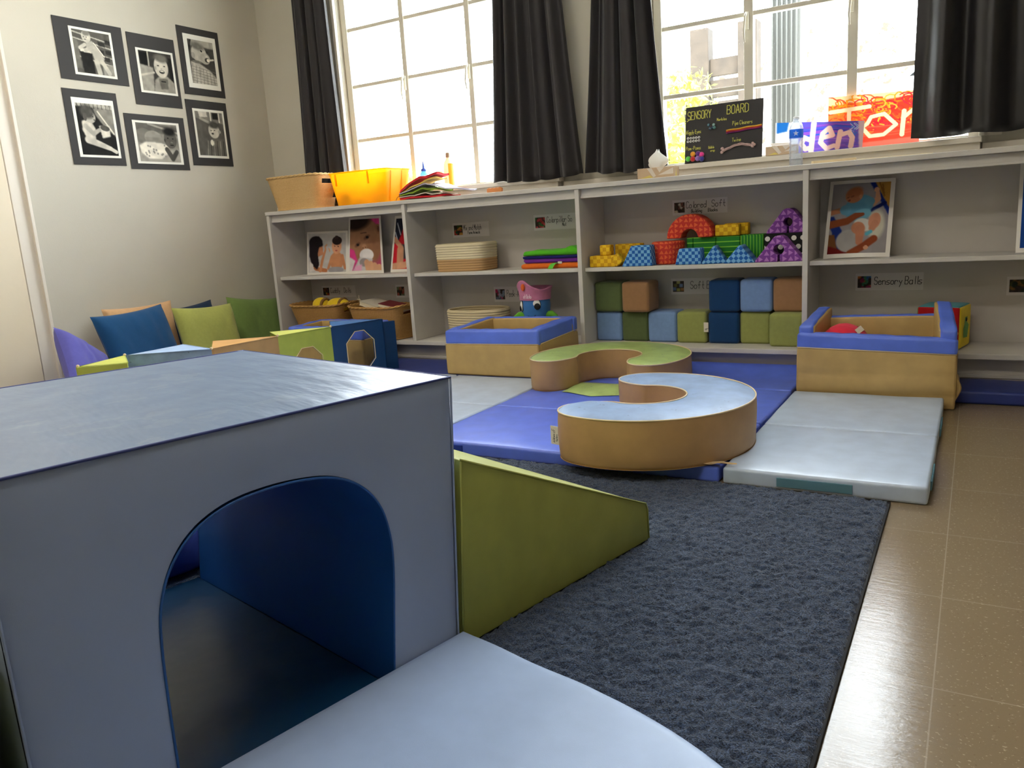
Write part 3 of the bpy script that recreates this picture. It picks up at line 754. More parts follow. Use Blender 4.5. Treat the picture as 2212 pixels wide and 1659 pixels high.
# ------------------------------------------------------------------ cushions against the left wall
def cushion(label, c, w_, h_, th_, rot, rgb, seed, kind='cushion', wr=.010):
    n = 40; g = np.linspace(-1, 1, n); U, V_ = np.meshgrid(g, g, indexing='ij')
    px = .07
    X = U*w_/2*(1-px*(1-V_**2)*np.abs(U)**3*0-px*(1-np.abs(V_)**2)*1.0*(np.abs(U)**2)); Y = V_*h_/2*(1-px*(1-np.abs(U)**2)*(np.abs(V_)**2))
    T = th_/2*(np.clip((1-U**4)*(1-V_**4), 0, 1))**.55
    nz = (vnoise(U+5, V_*2+5, .35, seed)-.5)*wr*(1-U**4)*(1-V_**4); cr = np.exp(-((U**2-1)**2+(V_**2-1)**2)*3)
    W1 = np.stack([X, Y, T+nz], -1).reshape(-1, 3); W2 = np.stack([X, Y, -T+nz*.5], -1).reshape(-1, 3); F = grid_faces(n, n); N = n*n
    V = np.concatenate([W1, W2]); F = np.concatenate([F, F[:, ::-1]+N])
    Mr = Matrix.Translation(c) @ Matrix.Rotation(R(rot[2]), 4, 'Z') @ Matrix.Rotation(R(rot[1]), 4, 'Y') @ Matrix.Rotation(R(rot[0]), 4, 'Z')
    o = mk('cushion', V, F, cloth('cushion_cloth_%d' % seed, rgb), None, True); o.matrix_world = Mr
    return tag(o, label, 'cushion', 'cushions by the left wall')
# local x points down the cushion, local z out of the wall: rot = (spin in its plane, lean, yaw)
cushion('tan cushion peeking out behind the dark blue cushion', (-.125, -.945, .312), .42, .46, .10, (0, 80, 0), (204, 162, 118), 21)
cushion('dark navy cushion hidden behind the lime cushion', (-.14, -.60, .270), .42, .42, .10, (3, 80, 0), (24, 48, 76), 22)
cushion('dark blue denim cushion leaning in front of the tan one', (.015, -1.075, .290), .45, .48, .13, (2, 72, 4), (22, 72, 116), 23)
cushion('lime green cushion between the dark blue and the moss green cushions', (.035, -.61, .270), .42, .44, .13, (-3, 74, 0), (164, 168, 88), 24)
cushion('moss green cushion nearest the shelves', (-.105, -.095, .262), .42, .44, .13, (-7, 76, -2), (110, 134, 70), 25)
cushion('purple cushion standing on its corner by the door frame', (.16, -1.50, .245), .38, .38, .13, (-40, 62, 38), (86, 84, 160), 26)
# ------------------------------------------------------------------ tunnel block, ramps, pad, rug
def bevel_prism(name, pts, depth, ma, parent=None, r=.006, axis='y', loc=(0, 0, 0), segs=3, M=None, rz=0):
    """outline (x, z) extruded by depth, all edges rounded"""
    bm = bmesh.new(); n = len(pts)
    a = [bm.verts.new((x, -depth/2, z)) for x, z in pts]; c = [bm.verts.new((x, depth/2, z)) for x, z in pts]
    bm.faces.new(a); bm.faces.new(c[::-1])
    for i in range(n): bm.faces.new((a[(i+1) % n], a[i], c[i], c[(i+1) % n]))
    bmesh.ops.recalc_face_normals(bm, faces=bm.faces)
    sharp = [e for e in bm.edges if len(e.link_faces) == 2 and e.calc_face_angle() > .45]
    if r: bmesh.ops.bevel(bm, geom=sharp, offset=r, segments=segs, profile=.5, affect='EDGES', clamp_overlap=True)
    bmesh.ops.triangulate(bm, faces=[f for f in bm.faces if len(f.verts) > 4])
    me = bpy.data.meshes.new(name); bm.to_mesh(me); bm.free()
    if M is not None: me.transform(M)
    me.materials.append(ma)
    for p in me.polygons: p.use_smooth = True
    try:
        me.set_sharp_from_angle(angle=.7)
    except Exception: pass
    o = bpy.data.objects.new(name, me); COL.objects.link(o); o.location = loc; o.rotation_euler = (0, 0, rz)
    if parent: o.parent = parent
    return o

def fabric_top():
    t = NT('tunnel_top_vinyl'); X, Y, Z = t.xyz()[:3]
    mp = t.n('ShaderNodeMapping'); mp.inputs['Location'].default_value = (.45, .32, 0); mp.inputs['Scale'].default_value = (1, .55, 1); t.l(t.co(), mp.inputs[0])
    base = t.mix(t.noise(3, 3), lin((92, 112, 140)), lin((100, 119, 144)))
    base = t.mix(t.ma('MULTIPLY', t.ma('GREATER_THAN', t.noise(9, 4, mp.outputs[0], .7), .60), .5), base, lin((116, 130, 148)))
    d = t.ma('ADD', t.ma('POWER', t.ma('ADD', X, .60), 2), t.ma('MULTIPLY', t.ma('POWER', t.ma('ADD', Y, .10), 2), 2.2))
    near = t.ma('LESS_THAN', d, .035)
    sp = t.ma('MULTIPLY', t.ma('GREATER_THAN', t.noise(60, 4, t.co(), .8), .60), t.ma('GREATER_THAN', t.noise(13, 2), .50))
    base = t.mix(t.ma('MULTIPLY', t.ma('MULTIPLY', near, sp), .8), base, lin((70, 92, 140)))
    t.l(base, t.b.inputs['Base Color'])
    t.l(t.ma('ADD', t.ma('MULTIPLY', t.noise(12, 4), .12), .34), t.b.inputs['Roughness'])
    mw = t.n('ShaderNodeMapping'); mw.inputs['Scale'].default_value = (1, 3.5, 1); mw.inputs['Rotation'].default_value = (0, 0, .9); t.l(t.co(), mw.inputs[0])
    b = t.bump(t.noise(900, 2), .3, .0005); b = t.bump(t.noise(5, 3, mw.outputs[0]), .5, .012, b); t.l(b, t.b.inputs['Normal']); return t.m
V_TUN = mat('tunnel_face_vinyl', (150, 164, 192), .62, ((900, .3, .0005), (3.2, .5, .02)), (5, .02), .3)
TZ = .0125; RZT = R(-13.3)
T = thing('tunnel_block', 'big pale blue foam block with an arched crawl tunnel in the foreground', 'play tunnel', (3.28, -2.71, TZ), RZT)
HH, WW, DD = .561, .75, .80
def lean(s, z): return -s+.037*(z/HH)*(1-s/WW)
def hh(s): return HH+.012*s/WW
inner = [(.569, 0), (.570, .15), (.568, .27), (.560, .335), (.539, .385), (.504, .423), (.455, .446), (.395, .454), (.325, .451), (.262, .437), (.211, .407), (.173, .358), (.155, .295), (.152, .23), (.158, .12), (.165, 0)]
def crom(P, m=8):
    o = []
    for i in range(len(P)-1):
        p0 = P[max(i-1, 0)]; p1 = P[i]; p2 = P[i+1]; p3 = P[min(i+2, len(P)-1)]
        for k in range(m):
            t_ = k/m; o.append(tuple(.5*((2*p1[j])+(-p0[j]+p2[j])*t_+(2*p0[j]-5*p1[j]+4*p2[j]-p3[j])*t_*t_+(-p0[j]+3*p1[j]-3*p2[j]+p3[j])*t_**3) for j in (0, 1)))
    return o+[P[-1]]
inner = crom(inner)
cxs = .36; ang = [math.atan2(z, s-cxs) for s, z in inner]; rad = [math.hypot(s-cxs, z) for s, z in inner]
A = sorted(set(np.round(np.concatenate([np.linspace(0, PI, 121), [math.atan2(HH, WW-cxs), PI-math.atan2(HH, cxs)]]), 5)))
def rin(a): return float(np.interp(a, ang, rad))
# smooth the arch radius
ra = np.array([rin(a) for a in A]);
ra = ra.copy()
def rout(a):
    c, s_ = math.cos(a), math.sin(a); L = 9
    if c > 1e-6: L = min(L, (WW-cxs)/c)
    if c < -1e-6: L = min(L, -cxs/c)
    if s_ > 1e-6: L = min(L, HH/s_)
    return L
K = 8
def face_ring(x, flip, name):
    V = []; na = len(A)
    for i, a in enumerate(A):
        ro = rout(a)
        for k in range(K+1):
            q = k/K; q = 1-(1-q)**1.2; r_ = ra[i]+(ro-ra[i])*q; s_ = cxs+r_*math.cos(a); z = r_*math.sin(a)
            xx = x+(1 if not flip else -1)*(.004*math.sin(PI*q)-.004*(q > .99))
            zz = z*(hh(s_)/HH if z > .3 else 1); V.append((xx, lean(s_, zz), zz))
    F = grid_faces(na, K+1)
    return mk(name, V, F if flip else F[:, ::-1], V_TUN, T)
face_ring(0, False, 'front_face'); face_ring(-DD, True, 'back_face')
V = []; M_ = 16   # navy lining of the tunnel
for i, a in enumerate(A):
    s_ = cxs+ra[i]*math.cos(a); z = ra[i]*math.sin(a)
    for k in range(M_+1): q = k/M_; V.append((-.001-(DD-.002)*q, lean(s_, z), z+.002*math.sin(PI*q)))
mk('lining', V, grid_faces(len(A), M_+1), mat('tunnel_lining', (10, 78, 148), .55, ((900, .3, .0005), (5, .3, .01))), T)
for (s_, nm) in ((0, 'side_panel'), (WW, 'side_panel')):
    V = []
    for i in range(9):
        for k in range(9):
            z = HH*i/8*(hh(s_)/HH); V.append((-.004-(DD-.008)*k/8, lean(s_, z)+(.004 if s_ == 0 else -.004)*math.sin(PI*i/8), z))
    F = grid_faces(9, 9); mk(nm, V, F if s_ else F[:, ::-1], V_TUN, T)
nu, nv = 60, 60; V = []
for i in range(nu):
    for j in range(nv):
        s_ = WW*i/(nu-1); x = -DD*j/(nv-1); e = (1-(2*i/(nu-1)-1)**6)*(1-(2*j/(nv-1)-1)**6)
        z = hh(s_)+.006*e+.0022*(vnoise(np.array([s_+3.]), np.array([x*1.+7]), .16, 3)[0]-.5)*e+.002*(vnoise(np.array([s_*.6+x+9]), np.array([x-s_+9.]), .06, 8)[0]-.5)*e
        V.append((x, lean(s_, hh(s_)), z))
mk('top_panel', V, grid_faces(nu, nv)[:, ::-1], fabric_top(), T)
b = MB(); b.tube([(.001, lean(WW*i/30, HH), hh(WW*i/30)-.001) for i in range(31)], .0024, 8)
b.tube([(-DD*i/20, lean(0, HH)+.001, HH-.001) for i in range(21)], .0024, 8); b.tube([(-DD, lean(WW*i/30, HH), hh(WW*i/30)-.001) for i in range(31)], .003, 8)
b.out('piping', M_DPIPE, T, True)
b = MB()
b.tube([(.0005, lean(0, HH*i/20)+.001, HH*i/20) for i in range(21)], .0022, 8)
b.tube([(.0005, lean(WW, HH*i/20)-.001, HH*i/20) for i in range(21)], .0022, 8); b.out('corner_piping', V_TUN, T, True)
b = MB(); b.tube([(.001, lean(cxs+ra[i]*math.cos(a), ra[i]*math.sin(a)), ra[i]*math.sin(a)) for i, a in enumerate(A)], .0022, 6); b.out('arch_binding', mat('arch_binding', (30, 84, 150), .5), T, True)
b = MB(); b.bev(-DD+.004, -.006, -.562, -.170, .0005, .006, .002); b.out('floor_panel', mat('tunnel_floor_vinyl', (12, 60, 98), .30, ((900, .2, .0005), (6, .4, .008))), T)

def ramp(label, y0, sg):
    t = thing('foam_ramp', label, 'foam ramp', (3.28, -2.71, TZ), RZT, 'foam ramps beside the tunnel block')
    pts = [(.014, 0), (.046, .391), (.655, .113), (.678, .103), (.686, .084), (.688, .004), (.684, 0)]
    if sg < 0: pts = [(-x-.768, z) for x, z in pts][::-1]
    V = []; n = 12
    o = bevel_prism('ramp_body', pts, .78, V_OLIVE, t, r=.004, M=Matrix.Translation((-.3905, 0, 0)) @ Matrix.Rotation(PI/2, 4, 'Z'))
    for v_ in o.data.vertices:
        if v_.co.z > .05: v_.co.z += .036*(-v_.co.x/.78)
    # Rotation by +90 deg maps (x, 0) to (0, x)
    b = MB(); top = pts[1:6] if sg > 0 else pts[1:6][::-1]
    b.tube([(.0005, x, z+.001) for x, z in top], .0022, 6); b.tube([(.0005, pts[0][0] if sg > 0 else pts[-1][0], .003), (.0005, pts[1][0] if sg > 0 else pts[-2][0], .387)], .0022, 6)
    b.out('piping', V_OLIVE, t, True); return t
ramp('olive green foam ramp sloping down towards the rug, right of the tunnel block', 0, 1)
ramp('olive green foam ramp cut off at the bottom left corner, left of the tunnel block', 0, -1)
# rounded floor pad in front of the arch
t = thing('floor_pad', 'pale blue rounded foam pad lying in front of the tunnel arch', 'mat', (3.28, -2.71, TZ), RZT)
out = [(.003, .016)]+[(.03+.29*i/8, .016+.002*math.sin(i)) for i in range(9)]
for i in range(1, 60):
    p = PI/2-PI*i/60; cc_, ss = math.cos(p), math.sin(p)
    out.append((.32+.56*abs(cc_)**(2/2.25), -.375+.391*math.copysign(abs(ss)**(2/2.25), ss)))
out += [(.32-.29*i/8, -.766) for i in range(9)]+[(.003, -.766)]
def arc_res(P, n):
    d = [0]
    for a, c in zip(P[:-1], P[1:]): d.append(d[-1]+math.hypot(c[0]-a[0], c[1]-a[1]))
    s_ = np.linspace(0, d[-1], n); return list(zip(np.interp(s_, d, [p[0] for p in P]), np.interp(s_, d, [p[1] for p in P])))
out = arc_res(out, 150)+[(.003, -.766+.782*i/40) for i in range(1, 40)]
cx_, cy_ = .35, -.375; V = []; prof = [(.985, 0), (.998, .006), (1., .022), (.997, .036), (.985, .0405)]+[(q, .0415+.0015*(1-q)) for q in (.95, .88, .8, .7, .6, .5, .4, .3, .2, .1, .02)]
for (x, y) in out:
    for q, z in prof:
        X_, Y_ = cx_+(x-cx_)*q, cy_+(y-cy_)*q
        ww = .0045*math.exp(-((X_-.42+.35*(Y_+.42))/.028)**2)*math.exp(-((Y_+.36)/.14)**2)-.0035*math.exp(-((X_-.48+.35*(Y_+.42))/.035)**2)*math.exp(-((Y_+.36)/.13)**2)
        V.append((X_, Y_, z+(ww if z > .04 else 0)))
F = grid_faces(len(out), len(prof), True)
mk('pad_cover', V, F[:, ::-1], vinyl('pad_vinyl', (156, 176, 210), .46, .25, .03), t)
# blue cushion block beyond the far end of the tunnel
t = thing('foam_block', 'royal blue foam block glimpsed through the far end of the tunnel', 'foam block', (2.055, -2.88, TZ), RZT)
soft('block_cover', .62, .82, .135, vinyl('glossy_blue_vinyl', (60, 78, 160), .25), t, r=.03, bulge=.006)

# rug with cut pile
def rug_mat():
    t = NT('rug_pile'); g = t.noise(330, 2, t.co(), .6); g2 = t.noise(120, 2, t.co(), .6); g3 = t.noise(5, 3)
    c = t.mix(t.ma('MULTIPLY', t.ma('SUBTRACT', g, .36), 3.6), lin((12, 18, 28)), lin((72, 88, 116)))
    c = t.mix(t.ma('MULTIPLY', t.ma('SUBTRACT', .56, g2), 1.6), c, lin((15, 20, 28)))
    c = t.mix(t.ma('MULTIPLY', g3, .25), c, lin((62, 75, 96)))
    t.l(c, t.b.inputs['Base Color']); t.b.inputs['Roughness'].default_value = .95; t.b.inputs['Specular IOR Level'].default_value = .15; t.b.inputs['Sheen Weight'].default_value = .2
    b = t.bump(g, .9, .004); t.l(b, t.b.inputs['Normal']); return t.m
rx0, rx1, ry0, ry1 = 2.0, 3.972, -4.35, -1.535
t = thing('rug', 'charcoal blue cut pile rug with a dark bound edge on the tile floor', 'rug', (rx1, ry1, 0))
st = .0062; nx, ny = int((rx1-rx0)/st), int((ry1-ry0)/st)
gx = np.linspace(rx0-rx1+.004, -.004, nx); gy = np.linspace(ry0-ry1+.004, -.004, ny); GX, GY = np.meshgrid(gx, gy, indexing='ij')
Hn_ = .0065+.0075*vnoise(GX+9, GY+9, .013, 2)+.006*RNG.random(GX.shape)+.002*vnoise(GX+9, GY+9, .12, 5)
ax_ = (GX+rx1-3.28)*math.cos(R(13.3))-(GY+ry1+2.71)*math.sin(R(13.3)); ay_ = (GX+rx1-3.28)*math.sin(R(13.3))+(GY+ry1+2.71)*math.cos(R(13.3))
Hn_ = np.where((ax_ < 0) & (ax_ > -1.5) & (ay_ < .67) & (ay_ > -1.45), Hn_*.45, Hn_); Hn_ = np.where((ax_ >= 0) & (ax_ < .86) & (ay_ < -.01) & (ay_ > -.74), Hn_*.45, Hn_)
edge = np.minimum(np.minimum(-GX, GX-gx[0]), np.minimum(-GY, GY-gy[0])); Hn_ *= np.clip(edge/.008, .25, 1)
JX = (RNG.random(GX.shape)-.5)*.0050; JY = (RNG.random(GX.shape)-.5)*.0050
tip = np.clip(edge/.01, 0, 1); GX2 = GX+JX+.004*(1-tip)*(RNG.random(GX.shape)-.2); GY2 = GY+JY
mk('pile', np.stack([GX2, GY2, Hn_], -1).reshape(-1, 3), grid_faces(nx, ny), rug_mat(), t)
b = MB()
for (x0, x1, y0, y1) in ((-.005, .002, ry0-ry1, .002), (rx0-rx1, .002, -.005, .002), (rx0-rx1, rx0-rx1+.008, ry0-ry1, 0), (rx0-rx1, 0, ry0-ry1, ry0-ry1+.008)): b.bev(x0, x1, y0, y1, 0, .009, .002)
b.out('binding', mat('rug_binding', (22, 23, 27), .9), t)
# torn paper scrap between the mats
t = thing('paper_scrap', 'torn wood patterned paper scrap lying where the blue and pale blue mats meet', 'paper', (3.475, -1.500, MT+.0075), R(8))
ns, V, F = 10, [], []
for i in range(ns+1):
    for j in range(4):
        u = i/ns; V.append((-.10+.155*u, -.012+.030*(j/3)*(.25+.9*math.sin(PI*min(1, u*1.05+.12)))+.006*math.sin(9*u), .002+.006*math.sin(7*u+j)**2*(u > .55)))
mk('scrap', V, grid_faces(ns+1, 4)[:, ::-1], mat('wood_paper', (196, 170, 128), .7, (), (30, .25)), t, False)
# ------------------------------------------------------------------ things on the shelves: soft cubes
C_G = cloth('cube_moss', (92, 106, 64), .75); C_L = cloth('cube_lime', (150, 156, 88), .75); C_T = cloth('cube_tan', (158, 118, 82), .75)
C_N = cloth('cube_navy', (18, 62, 108), .7); C_B = cloth('cube_blue', (120, 150, 196), .7)
def cube(label, x0, y0, z0, w_, h_, ma, rz=0, tagged=False):
    d = .150
    V, F = softbox(w_, d, h_, .014, n=6, bulge=.003)
    if not tagged:
        o = mk('soft_cube', V, F, ma, None, True); place(o, (x0+w_/2, y0+d/2, z0), R(rz)); return tag(o, label, 'soft cube', 'soft cubes on the bottom shelf')
    t = thing('soft_cube', label, 'soft cube', (x0+w_/2, y0+d/2, z0), R(rz), 'soft cubes on the bottom shelf')
    mk('cube_cover', V, F, ma, t); b = MB(); b.box(w_/2-.012, w_/2+.012, -d/2-.006, -d/2-.0045, .06, .11); lb = b.out('care_label', M_LABEL, t)
    lettering('care_print', strokes('cF', 0, 0, .014, .5), .0016, M_INK, lb, lambda u, v, o: (w_/2-.004+v, -d/2-.0065, .07+u)); return t
z1, z2, ch = ZB+.0002, ZB+.1665, .162
cube('pale blue soft cube, leftmost of the bottom row', 2.325, .150, z1, .149, ch, C_B)
cube('moss green soft cube in the bottom row under the tan one', 2.478, .150, z1, .150, ch, C_G)
cube('pale blue soft cube in the bottom row beside the lime cube with a white tag', 2.633, .140, z1, .158, ch, C_B)
cube('lime soft cube with a white tag, in the middle of the bottom row', 2.797, .130, z1, .158, ch, C_L, tagged=True)
cube('navy soft cube in the bottom row, under the other navy cube', 2.965, .130, z1, .156, ch, C_N)
cube('lime soft cube in the bottom row, right of the navy one', 3.126, .140, z1, .150, ch, C_L)
cube('lime soft cube pulled forward at the right end of the bottom row', 3.286, .070, z1, .158, ch, C_L)
cube('moss green soft cube stacked at the left end, on the pale blue one', 2.330, .130, z2, .160, .160, C_G)
cube('tan soft cube stacked beside the moss green one, left half of the shelf', 2.502, .105, z2, .155, .160, C_T, -3)
cube('navy soft cube stacked on top, covering the end of the label', 2.972, .120, z2, .154, .160, C_N)
cube('pale blue soft cube stacked on top, between navy and tan', 3.132, .120, z2, .156, .160, C_B)
cube('tan soft cube stacked at the right end of the top row', 3.294, .120, z2, .152, .160, C_T)

# ------------------------------------------------------------------ patterned building blocks
P_Y = pattern('check', 'yellow_check', (240, 196, 30), (216, 160, 12), .021)
P_B = pattern('check', 'blue_check', (20, 96, 180), (120, 180, 224), .0165); P_BD = pattern('diamond', 'blue_diamond', (20, 96, 180), (120, 180, 224), .024)
P_R = pattern('tri', 'red_triangles', (204, 52, 38), (232, 104, 56), .026); P_V = pattern('tri', 'purple_triangles', (122, 60, 148), (178, 120, 192), .028)
P_GH = pattern('stripe', 'green_stripe', (34, 128, 40), (132, 206, 60), .026); P_GV = pattern('stripe_v', 'green_stripe_upright', (34, 128, 40), (132, 206, 60), .0155)
P_D = pattern('dots', 'polka_dots', (16, 16, 18), (236, 234, 226), .042)
GB = 'patterned cloth building blocks'
def block(name, label, pts, dep, ma, x, y, z, rz=0, r=.006, M=None):
    o = bevel_prism(name, pts, dep, ma, None, r, loc=(x, y+dep/2, z), rz=R(rz), M=M); return tag(o, label, 'building block', GB)
def rect(w_, h_): return [(-w_/2, 0), (w_/2, 0), (w_/2, h_), (-w_/2, h_)]
zs = ZM+.0004
block('brick_block', 'yellow checked block lying at the far left of the upper shelf', rect(.155, .060), .10, P_Y, 2.412, .070, zs)
block('brick_block', 'small yellow checked block on top of the lying yellow one', rect(.060, .055), .06, P_Y, 2.420, .085, zs+.0605)
block('brick_block', 'yellow checked block standing behind the stacked yellow ones', rect(.150, .112), .06, P_Y, 2.500, .215, zs)
block('brick_block', 'small yellow checked block tilted against the blue wedge', rect(.046, .056), .06, P_Y, 2.513, .060, zs+.0135, M=Matrix.Rotation(R(-35), 4, 'Y'))
block('wedge_block', 'taller blue checked wedge block left of the red drum', [(-.085, 0), (.085, 0), (.076, .106), (-.030, .106)], .085, P_B, 2.615, .045, zs)
block('wedge_block', 'smaller blue checked wedge block right of the red drum', [(-.068, 0), (.068, 0), (.064, .081), (-.046, .081)], .075, P_B, 2.888, .050, zs)
b = MB(); b.lathe([(.066, 0), (.076, .004), (.079, .010), (.086, .108), (.085, .114), (.078, .118)], 40); o = b.out('drum_block', P_R, None, True); place(o, (2.745, .175, zs)); tag(o, 'red drum shaped block with orange triangles under the arch', 'building block', GB)
block('triangle_block', 'blue diamond-checked triangle block right of the smaller wedge, turned', [(-.068, 0), (.062, 0), (.004, .088), (-.006, .088)], .13, P_BD, 3.012, .058, zs, 10)
block('triangle_block', 'blue diamond-checked triangle block beside the lower purple block', [(-.080, 0), (.072, 0), (.004, .086), (-.006, .086)], .13, P_BD, 3.146, .052, zs, 4)
for i, (a, c) in enumerate(((2.835, 2.869), (2.871, 2.988), (2.991, 3.112))):
    block('cube_block', ('narrow visible end of a green striped block behind the red drum', 'green striped block under the right foot of the red arch', 'green striped block under the yellow blocks')[i], rect(c-a, .128), .115, P_GH, (a+c)/2, .200, zs)
block('cube_block', 'green block with upright stripes beside the dotted one', rect(.114, .130), .115, P_GV, 3.172, .200, zs)
block('brick_block', 'black block with white polka dots between the purple triangles', rect(.212, .130), .115, P_D, 3.339, .200, zs)
def arch_pts(ro, ri, n=28): return [(ro*math.cos(PI*i/n), ro*math.sin(PI*i/n)) for i in range(n+1)]+[(ri*math.cos(PI*i/n), ri*math.sin(PI*i/n)) for i in range(n, -1, -1)]
block('arch_block', 'red arch block with orange triangles on top of the stack', arch_pts(.121, .045), .10, P_R, 2.860, .170, zs+.1295, r=.005)
block('brick_block', 'front one of the two yellow checked blocks on the green row', rect(.122, .056), .05, P_Y, 3.050, .190, zs+.1305)
block('brick_block', 'rear one of the two yellow checked blocks on the green row', rect(.122, .060), .05, P_Y, 3.082, .246, zs+.1305)
def keyhole(w_, h_, r_, hz):
    p = [(-w_/2, 0), (-.006, 0), (-.005, hz-r_)]
    for i in range(1, 24): a = -PI/2-2*PI*i/24; p.append((r_*math.cos(a), hz+r_*math.sin(a)))
    return p+[(.005, hz-r_), (.006, 0), (w_/2, 0), (w_/2-.002, .010), (.024, h_-.008), (.008, h_), (-.008, h_), (-.024, h_-.008), (-w_/2+.002, .010)]
block('triangle_block', 'purple triangle block with a round hole standing on the shelf', keyhole(.222, .124, .025, .058), .085, P_V, 3.332, .058, zs, r=.005)
block('triangle_block', 'purple triangle block with a round hole on top of the dotted block', keyhole(.205, .118, .022, .052), .10, P_V, 3.345, .205, zs+.1305, r=.005)

# ------------------------------------------------------------------ baskets
def wicker_mat(name, a, b_):
    t = NT(name); t.l(t.mix(t.noise(120, 3), lin(a), lin(b_)), t.b.inputs['Base Color']); t.b.inputs['Roughness'].default_value = .6
    t.l(t.bump(t.noise(400, 2), .4, .001), t.b.inputs['Normal']); return t.m
W_A = wicker_mat('wicker_pale', (230, 196, 138), (208, 166, 104)); W_B = wicker_mat('wicker_honey', (206, 162, 96), (176, 128, 66))
def sup(a, w_, d_, e=4.5):
    c, s_ = math.cos(a), math.sin(a); return (math.copysign(abs(c)**(2/e), c)*w_/2, math.copysign(abs(s_)**(2/e), s_)*d_/2)
def wicker(label, loc, rz, wt, dt, wb, db, h, ma, dip=.0, ribs=76, rows=24, holes=True):
    t = thing('wicker_basket', label, 'basket', loc, rz, 'wicker baskets')
    nu, nv = ribs*4, rows*4+1; V = []
    at = [2*PI*i/nu for i in range(nu)]
    # arclength-even sampling of the rounded rectangle
    raw = [sup(2*PI*i/2400, 1, dt/wt) for i in range(2400)]; dl = [0]
    for i in range(2400): a, c = raw[i], raw[(i+1) % 2400]; dl.append(dl[-1]+math.hypot(c[0]-a[0], c[1]-a[1]))
    par = np.interp(np.linspace(0, dl[-1], nu, endpoint=False), dl, np.arange(2401)/2400*2*PI)
    def rimz(a): return h-dip*(math.cos(a)**2)
    for i, a in enumerate(par):
        for j in range(nv):
            q = j/(nv-1); x, y = sup(a, wb+(wt-wb)*q, db+(dt-db)*q); L = math.hypot(x, y)
            rib = math.cos(2*PI*i/4); row = math.cos(PI*j/2)
            o = .0030*rib*row+.0012*row+.002*(q < .06)
            V.append((x*(1+o/L), y*(1+o/L), .006+(rimz(a)-.006)*q))
    F = grid_faces(nu, nv, True)
    if holes:
        keep = []
        for f in F:
            i, j = f[0]//nv, f[0] % nv; a = par[i]; q = j/(nv-1)
            keep.append(not ((abs(math.sin(a)) < .20) and .72 < q < .86))
        F = F[np.array(keep)]
    mk('woven_side', V, F, ma, t)
    Vi = [(v[0]*.965, v[1]*.965, v[2]) for v in V]; mk('inner_side', Vi, F[:, ::-1], ma, t)
    pts = [(*sup(a, wt+.004, dt+.004), rimz(a)) for a in par[::3]]
    b = MB(); n = len(pts)
    for ph in (0, PI): b.tube([(p[0]*(1+.012*math.cos(i*1.1+ph)), p[1]*(1+.012*math.cos(i*1.1+ph)), p[2]+.004*math.sin(i*1.1+ph)) for i, p in enumerate(pts)], .0048, 6, True)
    b.out('braided_rim', ma, t, True)
    pts = [(*sup(a, wb+.006, db+.006), .006) for a in par[::3]]; b = MB(); b.tube(pts, .005, 6, True); b.add([(p[0], p[1], .004) for p in pts], [tuple(range(len(pts)))]); b.out('woven_base', ma, t, True)
    return t
wicker('pale wicker basket standing on top of the shelves beside the yellow bin', (.225, .152, ZT+.0005), 0, .475, .285, .365, .225, .215, W_A, .0)
wicker('honey wicker basket with yellow toys in the lower left shelf bay', (.292, .155, ZB+.0005), R(2), .46, .285, .34, .20, .215, W_B, -.010)
wicker('honey wicker basket with books in the lower left shelf bay', (.838, .125, ZB+.0005), R(-6), .475, .285, .37, .215, .205, W_B, -.012)
# toys and books in the baskets
M_YEL = cloth('plush_yellow', (240, 204, 44)); M_BRN = cloth('plush_brown', (150, 112, 60))
for (lab, x, y, z, s_, ry) in (('round yellow plush toy with a brown band, left in the wicker basket', .262, .150, .385, .062, 10), ('yellow plush toy lying at the right in the wicker basket', .405, .165, .380, .068, 60)):
    t = thing('plush_toy', lab, 'plush toy', (x, y, z))
    b = MB(); b.sph((0, 0, 0), s_, (1, .85, .8) if ry < 30 else (1.35, .85, .72)); b.out('plush_body', M_YEL, t, True)
    b = MB(); b.tube([((s_*.62)*1.0+.004*math.cos(a), s_*.68*math.sin(a), s_*.62*math.cos(a)) for a in np.linspace(0, 2*PI, 20)], .010, 8); b.out('band', M_BRN, t, True)
M_PAGE = mat('book_pages', (232, 218, 188), .8, ((300, .3, .001),)); 
def book(label, loc, rot, w_, d_, h_, cov, group=None):
    t = thing('book', label, 'book', loc, rot=tuple(R(a) for a in rot), group=group)
    b = MB(); b.bev(-w_/2+.003, w_/2-.003, -d_/2+.003, d_/2-.006, .003, h_-.003, .002); b.out('pages', M_PAGE, t)
    b = MB(); b.bev(-w_/2, w_/2, -d_/2, d_/2, 0, .003, .001); b.bev(-w_/2, w_/2, -d_/2, d_/2, h_-.003, h_, .001); b.bev(-w_/2, w_/2, d_/2-.004, d_/2, 0, h_, .001); b.out('cover', mat('book_cover_%s' % label[:6], cov, .5), t)
    return t
t = book('cream paged book with a string tag lying in the right wicker basket', (.775, .130, .372), (2, 10, -14), .20, .15, .030, (206, 196, 176), 'books in the wicker basket')
b = MB(); b.tube([(-.10, -.06, .03), (-.115, -.065, .045), (-.105, -.07, .055), (-.12, -.06, .06)], .002, 6); b.tube([(-.10, -.06, .032), (-.125, -.07, .036), (-.14, -.06, .03)], .002, 6); b.out('string_tag', M_PAGE, t, True)
book('dark red book lying at the right side of the wicker basket', (.93, .130, .360), (2, 12, 8), .19, .15, .026, (120, 36, 40), 'books in the wicker basket')
book('dark blue book under the cream one in the wicker basket', (.82, .120, .335), (-4, 4, 10), .20, .14, .026, (36, 50, 74), 'books in the wicker basket')

